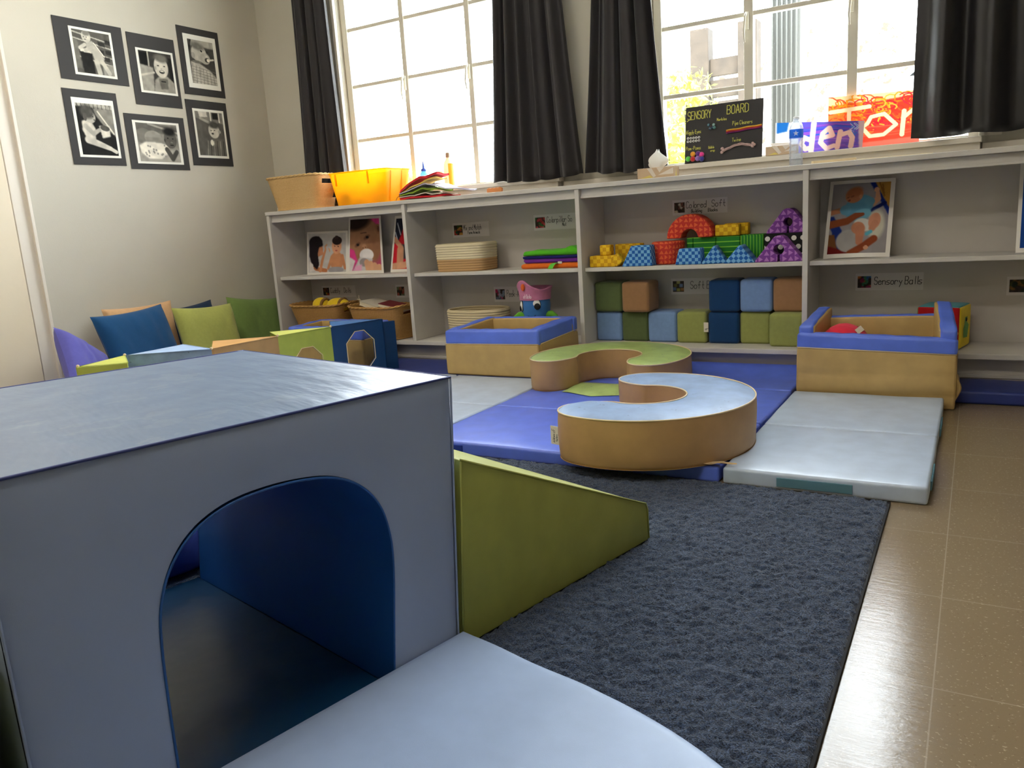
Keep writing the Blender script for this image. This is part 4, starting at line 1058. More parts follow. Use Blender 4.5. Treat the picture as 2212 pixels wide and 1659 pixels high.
def rope_mat(name, zc, hi, lo):
    t = NT(name); Z = t.xyz()[2]; c = t.mix(t.ma('GREATER_THAN', Z, zc), lin(lo), lin(hi)); t.l(c, t.b.inputs['Base Color']); t.b.inputs['Roughness'].default_value = .85
    t.l(t.bump(t.noise(500, 3), .6, .001), t.b.inputs['Normal']); return t.m
def rope_basket(label, loc, rz, w_, d_, h, rows, e, ma, taper=.96):
    t = thing('rope_basket', label, 'basket', loc, rz, 'coiled rope baskets'); nu = 120; V = []; prof = []
    for k in range(rows*6+1):
        q = k/(rows*6); prof.append((q, .0045*abs(math.sin(PI*q*rows))))
    for i in range(nu):
        a = 2*PI*i/nu
        for q, o in prof:
            x, y = sup(a, w_*(taper+(1-taper)*q), d_*(taper+(1-taper)*q), e); L = math.hypot(x, y)
            V.append((x*(1+o/L), y*(1+o/L), h*q))
    mk('coiled_side', V, grid_faces(nu, len(prof), True), ma, t)
    mk('inner_side', [(x*.93, y*.93, z) for x, y, z in V], grid_faces(nu, len(prof), True)[:, ::-1], ma, t)
    b = MB(); b.tube([(*[v*.965 for v in sup(2*PI*i/nu, w_, d_, e)], h) for i in range(nu)], .0068, 8, True); b.out('rim', ma, t, True)
    b = MB(); b.add([(*sup(2*PI*i/nu, w_*.95, d_*.95, e), .004) for i in range(nu)], [tuple(range(nu))]); b.out('base', ma, t); return t
rope_basket('two-tone cream and tan coiled rope basket on the upper shelf', (1.475, .172, ZM+.0005), 0, .355, .235, .158, 11, 4.2, rope_mat('rope_two_tone', .072, (222, 208, 172), (188, 150, 102)))
rope_basket('cream coiled rope basket on the bottom shelf beside the blue plush toy', (1.535, .165, ZB+.0005), 0, .40, .27, .178, 12, 2.4, rope_mat('rope_cream', .03, (210, 194, 156), (186, 150, 104)))

# folded cloths
def folded(name, label, x0, x1, y0, y1, z0, h, rgb, seed, bump=None):
    V, F = softbox(x1-x0, y1-y0, h, min(h*.48, .014), n=22, k=3, bulge=.003)
    V[:, 0] += (vnoise(V[:, 1]+4, V[:, 2]*3+4, .05, seed)-.5)*.012
    k = V[:, 2]/h; V[:, 2] += k*(vnoise(V[:, 0]+6, V[:, 1]+6, .08, seed+1)-.5)*.008
    if bump is not None: V[:, 2] += k*bump*np.exp(-((V[:, 0]-(x1-x0)*.36)/.035)**2)
    V[:, 2] = np.maximum(V[:, 2], 0)
    return V, F
FG = 'folded cloths on the upper shelf'
for (lab, a, z0, h, rgb, sd, bp) in (('orange folded cloth at the bottom of the pile, green tag hanging over the edge', 1.893, 0, .030, (236, 116, 36), 3, None), ('purple folded cloth in the pile, above the orange one', 1.915, .0315, .022, (108, 40, 140), 5, None),
                                    ('navy folded cloth in the pile, below the green one', 1.908, .055, .016, (24, 24, 104), 7, None), ('bright green folded cloth on top of the pile', 1.912, .0725, .026, (88, 188, 36), 9, .018)):
    V, F = folded('folded_cloth', lab, a, 2.262, .085, .285, z0, h, rgb, sd, bp)
    t = thing('folded_cloth', lab, 'cloth', ((a+2.262)/2, .185, zs+z0), group=FG)
    mk('folded_layers', V, F, cloth('cloth_%d' % sd, rgb, .95), t)
    if sd == 3:
        b = MB(); V = []
        for i in range(9):
            q = i/8; yy = -.098-.045*min(1, q*1.6)+.0; zz = .030-.004*q if q < .45 else .0285-.075*(q-.45)
            yy = -.095-.062*q if q < .6 else -.132-.006*(q-.6); 
            for j in range(2): V.append((.045+.030*j-.045*q, yy, zz))
        V = np.array(V); V2 = V+np.array([0, .0015, .0015]); n = len(V); F = [(2*i, 2*i+1, 2*i+3, 2*i+2) for i in range(8)]; F += [tuple(k+n for k in f[::-1]) for f in F[:]]
        mk('fabric_tag', np.concatenate([V, V2]), F, cloth('tag_green', (104, 200, 70)), t, True)
        b = MB(); b.box(.060, .085, -.106, -.1045, .026, .038); b.out('care_label', M_LABEL, t)

# plush octopus-like toy in a pink hat (generic)
t = thing('plush_toy', 'blue plush toy with big eyes and a pink hat behind the left play box', 'plush toy', (1.945, .145, ZB), R(22))
PB = cloth('plush_blue', (66, 124, 190)); b = MB()
b.lathe([(.002, .0), (.050, .004), (.072, .05), (.078, .10), (.082, .150), (.088, .205), (.084, .245), (.070, .275), (.040, .292), (.002, .297)], 32); b.out('plush_body', PB, t, True)
for sx in (-1, 1):
    b = MB(); b.tube([(sx*.055, -.03, .145), (sx*.095, -.035, .150), (sx*.115, -.04, .135), (sx*.13, -.05, .11)], [.022, .021, .018, .012], 12); b.out('arm', cloth('plush_green', (104, 176, 52)), t, True)
b = MB(); b.sph((.012, -.077, .212), .036, (.78, .28, 1)); b.sph((-.070, -.040, .205), .034, (.4, .55, 1)); b.out('eye_outline', M_INK, t, True)
b = MB(); b.sph((.012, -.0795, .212), .033, (.78, .28, 1)); b.sph((-.0725, -.042, .205), .031, (.4, .55, 1)); b.out('eye', mat('eye_white', (236, 234, 228), .4), t, True)
b = MB(); b.sph((.019, -.0875, .203), .019, (.95, .25, 1)); b.sph((-.081, -.049, .193), .017, (.4, .6, 1)); b.out('pupil', M_INK, t, True)
b = MB(); b.tube([(-.038+.05*i/10, -.079-.004*math.sin(PI*i/10), .150-.014*math.sin(PI*i/10)+.010*i/10) for i in range(11)], .002, 6); b.out('smile', M_INK, t, True)
nu, nv = 48, 12; V = []
for i in range(nu):
    a = 2*PI*i/nu
    for j in range(nv):
        q = j/(nv-1); hz = .072+.045*math.exp(-((a-4.0)/.55)**2)-.012*math.exp(-((a-5.3)/.5)**2)
        r_ = .090+.012*q-.004*math.sin(PI*q); V.append((r_*math.cos(a)*1.02, r_*math.sin(a), .238+hz*q))
Vb = [(x*.86, y*.86, z) for x, y, z in V]; Fh = grid_faces(nu, nv, True); Fc = np.array([(i*nv+nv-1, ((i+1) % nu)*nv+nv-1, ((i+1) % nu)*nv+nv-1+nu*nv, i*nv+nv-1+nu*nv) for i in range(nu)])
hat = mk('hat', V+Vb, np.concatenate([Fh, Fh[:, ::-1]+nu*nv, Fc]), cloth('hat_pink', (204, 128, 160)), t)
b = MB(); b.sph((-.058, -.085, .315), .017, (.7, .4, 1.2)); b.out('emblem', cloth('emblem_orange', (226, 104, 50)), t, True)
lettering('hat_stitching', strokes('at Octo', -.062, .252, .022, .42), .003, mat('stitch', (240, 214, 226), .8), hat, lambda u, v, o: (.096*math.sin(u/.094), -.0965*math.cos(u/.094)-.002, v))

# activity cube
t = thing('activity_cube', 'red, yellow and teal cloth activity cube on the bottom shelf behind the right play box', 'cloth cube', (4.036, .178, ZB+.0005), R(-13))
V, F = softbox(.178, .175, .192, .012, n=6, bulge=.004)
Vn = np.array(V); cols = []
for f in F:
    c = Vn[list(f)].mean(0); n_ = (c-np.array([0, 0, .096]))/np.array([.089, .0875, .096]); k = np.argmax(np.abs(n_))
    cols.append({0: 1, 1: 0, 2: 2}[int(k)] if not (k == 0 and n_[0] < 0) else 3)
mk('cube_cover', V, F, None, t, True, mats=[cloth('act_red', (168, 18, 22)), cloth('act_yellow', (236, 208, 34)), cloth('act_teal', (60, 140, 148)), cloth('act_green', (80, 160, 70))], midx=cols)
b = MB(); b.add([(.0945, y, z) for y, z in ((-.045, .05), (.02, .045), (.035, .10), (.0, .12), (.01, .14), (-.03, .14), (-.035, .11), (-.05, .09))], [tuple(range(8))]); b.out('felt_shape', cloth('felt_green', (96, 150, 60)), t)
b = MB(); b.sph((.0955, -.008, .128), .009, (.3, 1, 1)); b.out('felt_eye', M_INK, t, True)
b = MB(); b.sph((.075, -.0885, .075), .010, (1, .4, 1)); b.out('corner_tab', cloth('tab_orange', (230, 150, 70)), t, True)

# ------------------------------------------------------------------ shelf labels
M_CARD = mat('label_card', (212, 206, 202), .6)
LG = 'handwritten shelf labels'
def pic(kind, W=26, H=22):
    p = Paint(W, H, (60, 52, 48)); r = random.Random(kind)
    pal = {'dolls': [(150, 60, 40), (190, 160, 60), (50, 60, 60), (110, 70, 50)], 'animals': [(60, 90, 40), (170, 60, 50), (40, 80, 50), (180, 130, 60)], 'cat': [(190, 70, 80), (60, 110, 60), (170, 60, 60)],
           'peek': [(120, 130, 150), (90, 100, 120), (180, 50, 90), (150, 150, 170)], 'blocks': [(190, 180, 160), (120, 80, 70), (70, 60, 50)], 'balls': [(190, 110, 60), (60, 100, 150), (130, 50, 80), (70, 120, 90)],
           'books': [(150, 100, 80), (120, 130, 100), (160, 80, 70)], 'last': [(70, 70, 40), (120, 90, 50), (40, 50, 40)]}[kind]
    if kind == 'soft':
        pass
    for i in range(12): p.el(r.random(), r.random(), .10+.14*r.random(), .10+.14*r.random(), pal[i % len(pal)], r.random()*180, .4)
    return p.noisy(.15, .1)
def label(lab, x0, x1, z0, z1, kind, lines, picw=.30, wd=.0028):
    t = thing('shelf_label', lab, 'label', (x0, .3222, z0), group=LG); W, H = x1-x0, z1-z0
    fn = quad_fn([(0, 0, H), (W, 0, H), (W, 0, 0), (0, 0, 0)])
    sheet('card', fn, .0006, M_CARD, t, 1) if False else mk('card', [(0, 0, 0), (W, 0, 0), (W, 0, H), (0, 0, H), (0, -.0008, 0), (W, -.0008, 0), (W, -.0008, H), (0, -.0008, H)], [(4, 5, 6, 7), (3, 2, 1, 0), (0, 1, 5, 4), (1, 2, 6, 5), (2, 3, 7, 6), (3, 0, 4, 7)], M_CARD, t, False)
    if kind == 'soft':
        p = Paint(26, 30, (74, 66, 58))
        for (x, y, c) in ((.5, .14, (178, 172, 110)), (.25, .40, (120, 116, 72)), (.72, .42, (130, 150, 190)), (.14, .72, (110, 130, 170)), (.5, .80, (176, 172, 96)), (.85, .76, (180, 130, 84))): p.poly([(x-.15, y-.14), (x+.15, y-.14), (x+.15, y+.14), (x-.15, y+.14)], c, 1)
    else: p = pic(kind)
    pw = H*.66
    print_mesh('picture', p, quad_fn([(.010, 0, H*.84), (.010+pw*1.1, 0, H*.84), (.010+pw*1.1, 0, H*.16), (.010, 0, H*.16)]), t, .0012)
    x = .010+pw*1.1+.008; st = []
    for (txt, dx, y, h, wf) in lines: st += strokes(txt, x+dx, y, h, wf, .05)
    if st: lettering('lettering', st, wd, M_INK, t, lambda u, v, o: (u, -.0014, v))
    return t
label('label with a small picture and the words Cuddly Dolls', .121, .431, .418, .497, 'dolls', [('Cuddly', .004, .030, .034, .55), ('Dolls', .130, .030, .034, .55)])
label('label half hidden by the first upright, above the books basket', .785, 1.080, .408, .495, 'books', [])
label('label with the words Mix and Match Farm Animals', 1.285, 1.555, .783, .872, 'animals', [('Mix and Match', 0, .042, .032, .40), ('Farm Animals', .030, .018, .018, .52)], wd=.0024)
label('label beginning Colorpillar, above the folded cloths', 1.869, 2.200, .797, .887, 'cat', [('Colorpillar So', .004, .042, .034, .46), ('Mat', .105, .018, .020, .5)], wd=.0024)
label('label beginning Peek-A, left of the blue plush toy', 1.559, 1.860, .375, .468, 'peek', [('Peek-A', .006, .032, .040, .42)], wd=.0026)
label('label with the words Colored Soft Building Blocks', 2.723, 3.019, .834, .913, 'blocks', [('Colored', 0, .034, .034, .56), ('Soft', .138, .034, .034, .62), ('Building', .028, .010, .017, .58), ('Blocks', .118, .010, .017, .62)], wd=.0025)
label('label beginning Soft B, behind the stacked soft cubes', 2.705, 3.000, .409, .495, 'soft', [('Soft B', .028, .030, .040, .56)], wd=.0025)
label('label with the words Sensory Balls', 3.644, 3.941, .417, .500, 'balls', [('Sensory', .006, .028, .037, .54), ('Balls', .140, .028, .037, .56)])
label('label with a dark picture at the right edge, right of the Sensory Balls one', 4.277, 4.570, .387, .471, 'last', [])

# ------------------------------------------------------------------ printed photographs on the shelves
M_PHOTO = mat('photo_paper', (224, 218, 208), .35)
SK1, SK2, SK3 = (206, 148, 112), (168, 112, 80), (232, 180, 146)
def photo_card(label_, q, P, border, group='photographs on the upper shelf', bend=.006, bt=None):
    c = [sum(p[k] for p in q)/4 for k in range(3)]
    t = thing('photo_card', label_, 'photograph', c, group=group)
    ql = [tuple(p[k]-c[k] for k in range(3)) for p in q]
    A_ = [Vector(p) for p in ql]; nrm = (A_[3]-A_[0]).cross(A_[1]-A_[0]).normalized()
    base = quad_fn(ql)
    fn = lambda u, v, off=0.: tuple(Vector(base(u, v, off))+nrm*(bend*(4*u*(1-u)-1)*(.3+.7*v)))
    sheet('card', fn, .0022, M_PHOTO, t, 12)
    b0, b1, b2, b3 = border
    print_mesh('printed_photo', P, fn, t, .0006, u0=b0, u1=1-b1, v0=b2, v1=1-b3)
    return t
p = Paint(88, 66, (186, 181, 176))   # a carer and a baby on white
p.poly([(0, .95), (.05, .70), (.20, .62), (.42, .85), (.6, .92), (.5, 1), (0, 1)], (196, 192, 188)).ln([(.10, .80), (.22, .90), (.48, .95)], .10, (178, 112, 72)).ln([(.33, .95), (.38, .70), (.47, .42)], [.10, .09, .06], (196, 132, 92))
p.el(.27, .42, .13, .17, (188, 124, 88)).el(.36, .50, .05, .06, (196, 132, 96)).poly([(.03, .25), (.12, .10), (.28, .07), (.38, .18), (.40, .32), (.30, .36), (.26, .52), (.30, .80), (.24, .92), (.10, .80), (.03, .55)], (28, 20, 24), 2)
p.el(.20, .22, .17, .15, (30, 22, 26)).poly([(.03, .70), (.13, .78), (.16, .95), (.03, .97)], (214, 206, 198), 1)
p.ln([(.47, .42), (.46, .34), (.50, .30)], .045, (208, 148, 108)).ln([(.56, .40), (.58, .46)], .04, (208, 148, 108))
p.el(.76, .72, .17, .24, (196, 134, 94)).ln([(.64, .62), (.54, .90)], [.11, .08], (198, 136, 96)).ln([(.90, .60), (.97, .90)], [.11, .08], (190, 128, 90)).el(.76, .34, .125, .20, (212, 152, 116)).el(.77, .20, .125, .11, (48, 36, 34)).el(.76, .12, .05, .05, (60, 46, 44))
p.el(.71, .34, .014, .014, (40, 26, 24)).el(.80, .35, .014, .014, (40, 26, 24)).el(.75, .45, .035, .018, (176, 84, 76)).el(.74, .94, .20, .08, (150, 146, 150)).noisy(.04)
photo_card('landscape photograph of a dark haired child facing a baby on a white background', [(.104, .255, .880), (.478, .255, .872), (.519, .165, ZM+.002), (.146, .165, ZM+.002)], p, (.035, .05, .05, .05), bend=.003)
p = Paint(66, 92, (196, 56, 120)); p.el(.5, .42, .58, .42, (158, 114, 82)).el(.28, .06, .42, .15, (52, 38, 32), -12, .5).poly([(.74, 0), (1, 0), (1, .26), (.9, .12)], (222, 70, 140), 2).poly([(0, .56), (.16, .60), (.30, .86), (0, .80)], (214, 60, 130), 2).el(.94, .21, .08, .10, (148, 104, 76)).el(.95, .21, .035, .06, (110, 74, 54)).el(.80, .62, .22, .26, (140, 98, 70), 0, .8).el(.58, .36, .11, .040, (116, 80, 60), -28, .6).el(.59, .36, .050, .026, (30, 22, 22)).el(.27, .50, .10, .036, (116, 80, 60), -28, .6).el(.28, .50, .045, .024, (30, 22, 22)).el(.49, .54, .075, .05, (176, 130, 98), 0, .5).el(.45, .565, .018, .011, (88, 56, 46)).el(.53, .55, .018, .011, (88, 56, 46)).ln([(.38, .28), (.56, .27)], .018, (96, 68, 54), .9)
p.el(.56, .70, .22, .12, (226, 220, 218)).poly([(.34, .74), (.76, .78), (.62, 1), (.12, 1)], (196, 190, 188), 2).el(.48, .84, .14, .08, (150, 140, 138)).poly([(.22, .90), (.42, .88), (.40, 1), (.14, 1)], (220, 160, 190), 2)
for i, x in enumerate((.56, .68, .80, .93)): p.ln([(x, .84+.03*i), (x+.06, 1.0)], .11, (210, 158, 122))
p.poly([(0, .72), (.20, .80), (.10, 1), (0, 1)], (214, 206, 204), 2).noisy(.04)
photo_card('portrait photograph of a baby on pink drinking from a bottle', [(.478, .275, .958), (.752, .275, .954), (.832, .150, ZM+.002), (.524, .150, ZM+.002)], p, (.055, .05, .045, .05), bend=.008)
p = Paint(60, 80, (196, 30, 44))
p.poly([(0, 0), (.45, 0), (.20, .42), (0, .5)], (40, 44, 60), 1).ln([(.08, .1), (.24, .32)], .03, (170, 176, 190)).ln([(.02, .28), (.16, .46)], .03, (170, 176, 190)).ln([(0, .40), (.4, .62), (.7, .72)], .10, (196, 142, 110)).poly([(.28, .52), (.6, .50), (.75, .8), (.4, .8)], (60, 58, 62), 2)
p.ln([(.28, .62), (.30, .86)], .20, (200, 146, 112)).ln([(0, .94), (.5, .92), (.9, .80)], .13, (210, 156, 122)).el(.8, .3, .2, .2, (200, 146, 112)).noisy(.05)
photo_card('photograph with red and dark stripes half hidden by the first upright', [(.865, .285, .944), (1.085, .285, .942), (1.098, .180, ZM+.002), (.866, .180, ZM+.002)], p, (.06, .06, .05, .05), bend=.003)
p = Paint(84, 108, (150, 144, 146))  # baby in a light blue shirt being changed
p.poly([(.68, 0), (1, 0), (1, .46)], (176, 128, 56), 1).ln([(.80, 0), (.90, .20), (.86, .04)], .02, (140, 96, 40)).poly([(.64, 0), (.73, 0), (1, .38), (1, .48)], (24, 46, 130), 1).ln([(.70, .40), (.92, .30)], .05, (20, 34, 100)).poly([(0, .46), (.06, .46), (.22, .66), (.34, 1), (.14, 1), (.06, .7), (0, .6)], (28, 50, 128), 1).poly([(0, .72), (.10, .72), (.20, 1), (0, 1)], (120, 76, 40), 1).poly([(0, .88), (.4, .98), (.4, 1), (0, 1)], (110, 22, 20), 2)
p.el(.36, .82, .22, .16, (168, 164, 162), 10).el(.80, .60, .14, .2, (200, 196, 176), 0, .4).ln([(0, .41), (.24, .37)], [.07, .08], (168, 112, 80)).ln([(.78, .12), (.80, .24), (.72, .30)], [.045, .075, .085], (206, 152, 116)).el(.765, .11, .045, .035, (210, 156, 120))
p.el(.48, .34, .26, .155, (92, 150, 176), -28).el(.26, .38, .10, .07, (98, 152, 176), 20).el(.66, .27, .09, .06, (98, 152, 176), 10).el(.53, .46, .18, .08, (112, 168, 188), -20).el(.39, .175, .155, .105, (184, 118, 84), -25).el(.39, .13, .14, .07, (164, 100, 68), -20, .5).el(.50, .20, .03, .03, (196, 136, 100)).el(.28, .205, .03, .008, (120, 74, 56), -25).el(.36, .19, .03, .008, (120, 74, 56), -25).el(.31, .245, .03, .012, (130, 60, 50), -25)
p.el(.58, .60, .16, .09, (214, 210, 200), 15).el(.77, .55, .10, .115, (204, 142, 112), 10).ln([(.78, .58), (.74, .65)], .09, (196, 134, 104)).el(.50, .64, .115, .085, (196, 132, 100), 20).ln([(.54, .66), (.54, .84)], [.13, .09], (190, 126, 96)).ln([(0, .58), (.30, .54), (.44, .47), (.56, .45)], [.11, .10, .09, .05], (140, 72, 40)).ln([(.40, 1.0), (.62, .90), (.78, .80)], [.10, .10, .10], (138, 66, 36)).ln([(.66, .73), (.72, .70)], .05, (90, 170, 190)).el(.66, .92, .04, .03, (210, 152, 120)).noisy(.03)
photo_card('photograph of a baby in a light blue shirt, on the right upper shelf', [(3.527, .288, .948), (3.812, .288, .944), (3.806, .152, ZM+.0035), (3.517, .152, ZM+.0035)], p, (.055, .065, .045, .055), bend=.010)
p = Paint(40, 60, (24, 70, 150)); p.el(.7, .4, .3, .2, (120, 170, 190)).el(.6, .8, .3, .1, (20, 40, 90)).noisy()
photo_card('blue photograph cut off by the right picture edge', [(4.300, .285, .968), (4.545, .285, .968), (4.540, .150, ZM+.002), (4.296, .150, ZM+.002)], p, (.06, .06, .05, .05), bend=.004)
# ------------------------------------------------------------------ things on top of the shelves
zt = ZT+.0005
# translucent yellow bin with blocks inside
YP = mat('yellow_plastic', (255, 206, 30), .38, ((400, .1, .0005),), trans=.5)
nt_ = YP.node_tree; last = nt_.nodes['Material Output'].inputs[0].links[0].from_socket   # lets the contents show dimly
tp_ = nt_.nodes.new('ShaderNodeBsdfTransparent'); tp_.inputs[0].default_value = (*lin((255, 214, 60)), 1); mx_ = nt_.nodes.new('ShaderNodeMixShader'); mx_.inputs[0].default_value = .30
nt_.links.new(last, mx_.inputs[1]); nt_.links.new(tp_.outputs[0], mx_.inputs[2]); nt_.links.new(mx_.outputs[0], nt_.nodes['Material Output'].inputs[0])
t = thing('storage_bin', 'translucent yellow plastic bin on top of the shelves', 'bin', (.800, .148, zt))
def shell(wb, db, wt_, dt_, h, ma, parent, name, k=.006, e=9):
    nu = 96; V = []; prof = [(0, wb-.02, db-.02), (.0, wb, db), (.010, wb, db), (h-.004, wt_, dt_), (h, wt_, dt_), (h, wt_-2*k, dt_-2*k), (.006, wb-2*k, db-2*k), (.006, wb-.03, db-.03)]
    for i in range(nu):
        a = 2*PI*(i+.5)/nu
        for z, w_, d_ in prof: x, y = sup(a, w_, d_, e); V.append((x, y, z))
    n = len(prof); F = [tuple(f) for f in grid_faces(nu, n, True)]+[tuple(i*n for i in range(nu))[::-1], tuple(i*n+n-1 for i in range(nu))]
    o = mk(name, V, F, ma, parent, True)
    try: o.data.set_sharp_from_angle(angle=.6)
    except Exception: pass
    return o
shell(.405, .235, .462, .285, .200, YP, t, 'bin_body')
b = MB(); b.tube([(*sup(2*PI*(i+.5)/120, .468, .291, 9), .199) for i in range(120)], .0045, 6, True); b.out('rim', YP, t, True)
b = MB()
for x in (-.16, .10): b.bev(x-.004, x+.004, -.146, -.134, .12, .192, .002)
for y in (-.07, .04): b.bev(.217, .232, y-.006, y+.006, .01, .19, .003, f=lambda V: V+np.stack([(V[:, 2]-.19)*.13, 0*V[:, 0], 0*V[:, 0]], -1))
b.out('moulded_rib', YP, t)
M_OL = mat('wood_block_paint', (92, 110, 40), .6)
BI = 'toy blocks inside the yellow bin'
for lab, w_, d_, h_, x, y in (('olive toy block seen dimly through the left of the yellow bin', .085, .06, .10, .69, .10), ('small olive toy block low in the middle of the yellow bin', .055, .05, .065, .80, .10), ('tall olive toy piece at the right inside the yellow bin', .06, .06, .13, .925, .12)):
    V, F = softbox(w_, d_, h_, .008, n=3); o = mk('toy_block', V, F, M_OL, None, True); place(o, (x, y, zt+.0065)); tag(o, lab, 'toy block', BI)
# cloth book
t = thing('cloth_book', 'red cloth book lying open in a rumpled heap beside the yellow bin', 'cloth book', (1.285, .085, zt))
def page(name, pts, th_, rgb, d0=-.075, d1=.085, wav=.004):
    n = 26; P_ = arc_res(pts, n); V = []; m_ = 8
    for s_ in (1, 0):
        for i, (x, z) in enumerate(P_):
            for j in range(m_+1): q = j/m_; V.append((x, d0+(d1-d0)*q+.006*math.sin(i*.5), max(.0005, z+s_*th_+wav*math.sin(q*5+i*.3)*min(1, i/6))))
    N = n*(m_+1); F1 = grid_faces(n, m_+1); E_ = []
    for i in range(n-1):
        for j in (0, m_): E_.append((i*(m_+1)+j, (i+1)*(m_+1)+j, (i+1)*(m_+1)+j+N, i*(m_+1)+j+N))
    for j in range(m_):
        for i in (0, n-1): E_.append((i*(m_+1)+j, i*(m_+1)+j+1, i*(m_+1)+j+1+N, i*(m_+1)+j+N))
    return mk(name, V, np.concatenate([F1, F1[:, ::-1]+N, np.array(E_)]), cloth('cloth_page_%d' % rgb[0], rgb, .9), t, True)
page('back_cover', [(-.155, .004), (-.05, .003), (.04, .010), (.10, .004), (.18, .002)], .010, (206, 36, 44))
page('page', [(-.155, .016), (-.04, .016), (.03, .035), (.09, .018), (.16, .016)], .006, (216, 206, 186))
page('page', [(-.155, .024), (-.05, .032), (.01, .060), (.05, .050), (.13, .038)], .010, (132, 156, 44))
page('page', [(-.155, .036), (-.04, .058), (.04, .082), (.11, .070), (.18, .045), (.30, .030)], .006, (204, 196, 214))
page('front_cover', [(-.160, .020), (-.150, .046), (-.09, .074), (.0, .122), (.05, .116), (.125, .128)], .012, (210, 38, 46), d1=.06)
page('striped_page', [(-.145, .040), (-.03, .078), (.03, .102), (.11, .108)], .008, (234, 196, 92), d0=-.065, d1=.055)
b = MB(); b.tube([(-.158, -.06, .03), (-.175, -.07, .02), (-.185, -.072, .006), (-.19, -.068, .001)], .0018, 6); b.out('elastic_loop', mat('elastic', (120, 70, 40), .7), t, True)
# bottles and jars on the left sill
zl = 1.0945
t = thing('squeeze_bottle', 'pale blue squeeze bottle with a pointed tip on the left window sill', 'bottle', (1.098, .322, zl))
b = MB(); b.lathe([(.020, 0), (.026, .003), (.026, .085), (.023, .100), (.015, .108), (.014, .112)], 24); b.out('bottle_body', mat('blue_translucent', (150, 206, 230), .3, trans=.6), t, True)
b = MB(); b.lathe([(.017, .112), (.017, .126), (.008, .130), (.0035, .168), (.002, .170)], 20); b.out('nozzle_cap', mat('blue_cap', (70, 104, 200), .4, trans=.3), t, True)
b = MB(); b.sph((0, 0, .176), .006, (1, 1, 1.5)); b.out('tip', mat('white_tip', (240, 240, 236), .4, trans=.3), t, True)
t = thing('jar', 'small jar with a dark filling and lid on the left window sill', 'jar', (1.150, .330, zl))
b = MB(); b.lathe([(.016, 0), (.020, .003), (.020, .060), (.015, .066)], 20); b.out('jar_body', mat('dark_glass', (44, 36, 48), .15), t, True)
b = MB(); b.lathe([(.018, .066), (.018, .082), (.015, .084)], 20); b.out('lid', mat('dark_lid', (92, 70, 70), .4), t, True)
t = thing('jar', 'round glass jar with a wide pale gold lid on the left window sill', 'jar', (1.213, .330, zl))
CL = clear_mat('clear_glass', (240, 244, 240), .10, .02, .12)
b = MB(); b.lathe([(.022, 0), (.030, .004), (.033, .03), (.026, .062), (.017, .072), (.017, .080)], 24); b.out('jar_body', CL, t, True)
b = MB(); b.lathe([(.022, .080), (.027, .084), (.027, .098), (.022, .102)], 24); b.out('lid', mat('pale_gold', (226, 204, 160), .4, trans=.3), t, True)
t = thing('plastic_bottle', 'tall bottle with yellow liquid on the left window sill', 'bottle', (1.292, .318, zl))
b = MB(); b.lathe([(.026, 0), (.032, .004), (.032, .120), (.027, .148), (.013, .172), (.011, .178)], 28); b.out('bottle_body', mat('cream_plastic', (248, 234, 208), .3, trans=.3), t, True)
b = MB(); b.lathe([(.013, .178), (.013, .206), (.010, .208)], 20); b.out('cap', mat('grey_cap', (176, 150, 120), .4, trans=.2), t, True)
V = []; 
for i in range(9):
    a = R(-60+i*11)
    for z in (.010, .140): V.append((.0328*math.cos(a), .0328*math.sin(a), z))
mk('bottle_label', V, grid_faces(9, 2), mat('amber_label', (236, 190, 50), .4, trans=.2), t)
# orange comb-like toy
t = thing('teether', 'small scalloped pale orange teether on top of the shelves', 'toy', (1.790, .030, zt))
pts = [(-.048, .0), (.048, .0), (.050, .020)]+[(.045-.0113*i, .022+.005*abs(math.sin(i*PI/2))) for i in range(9)]+[(-.050, .020)]
bevel_prism('teether_body', pts, .018, mat('peach_silicone', (238, 172, 112), .4, trans=.4), t, r=.003)
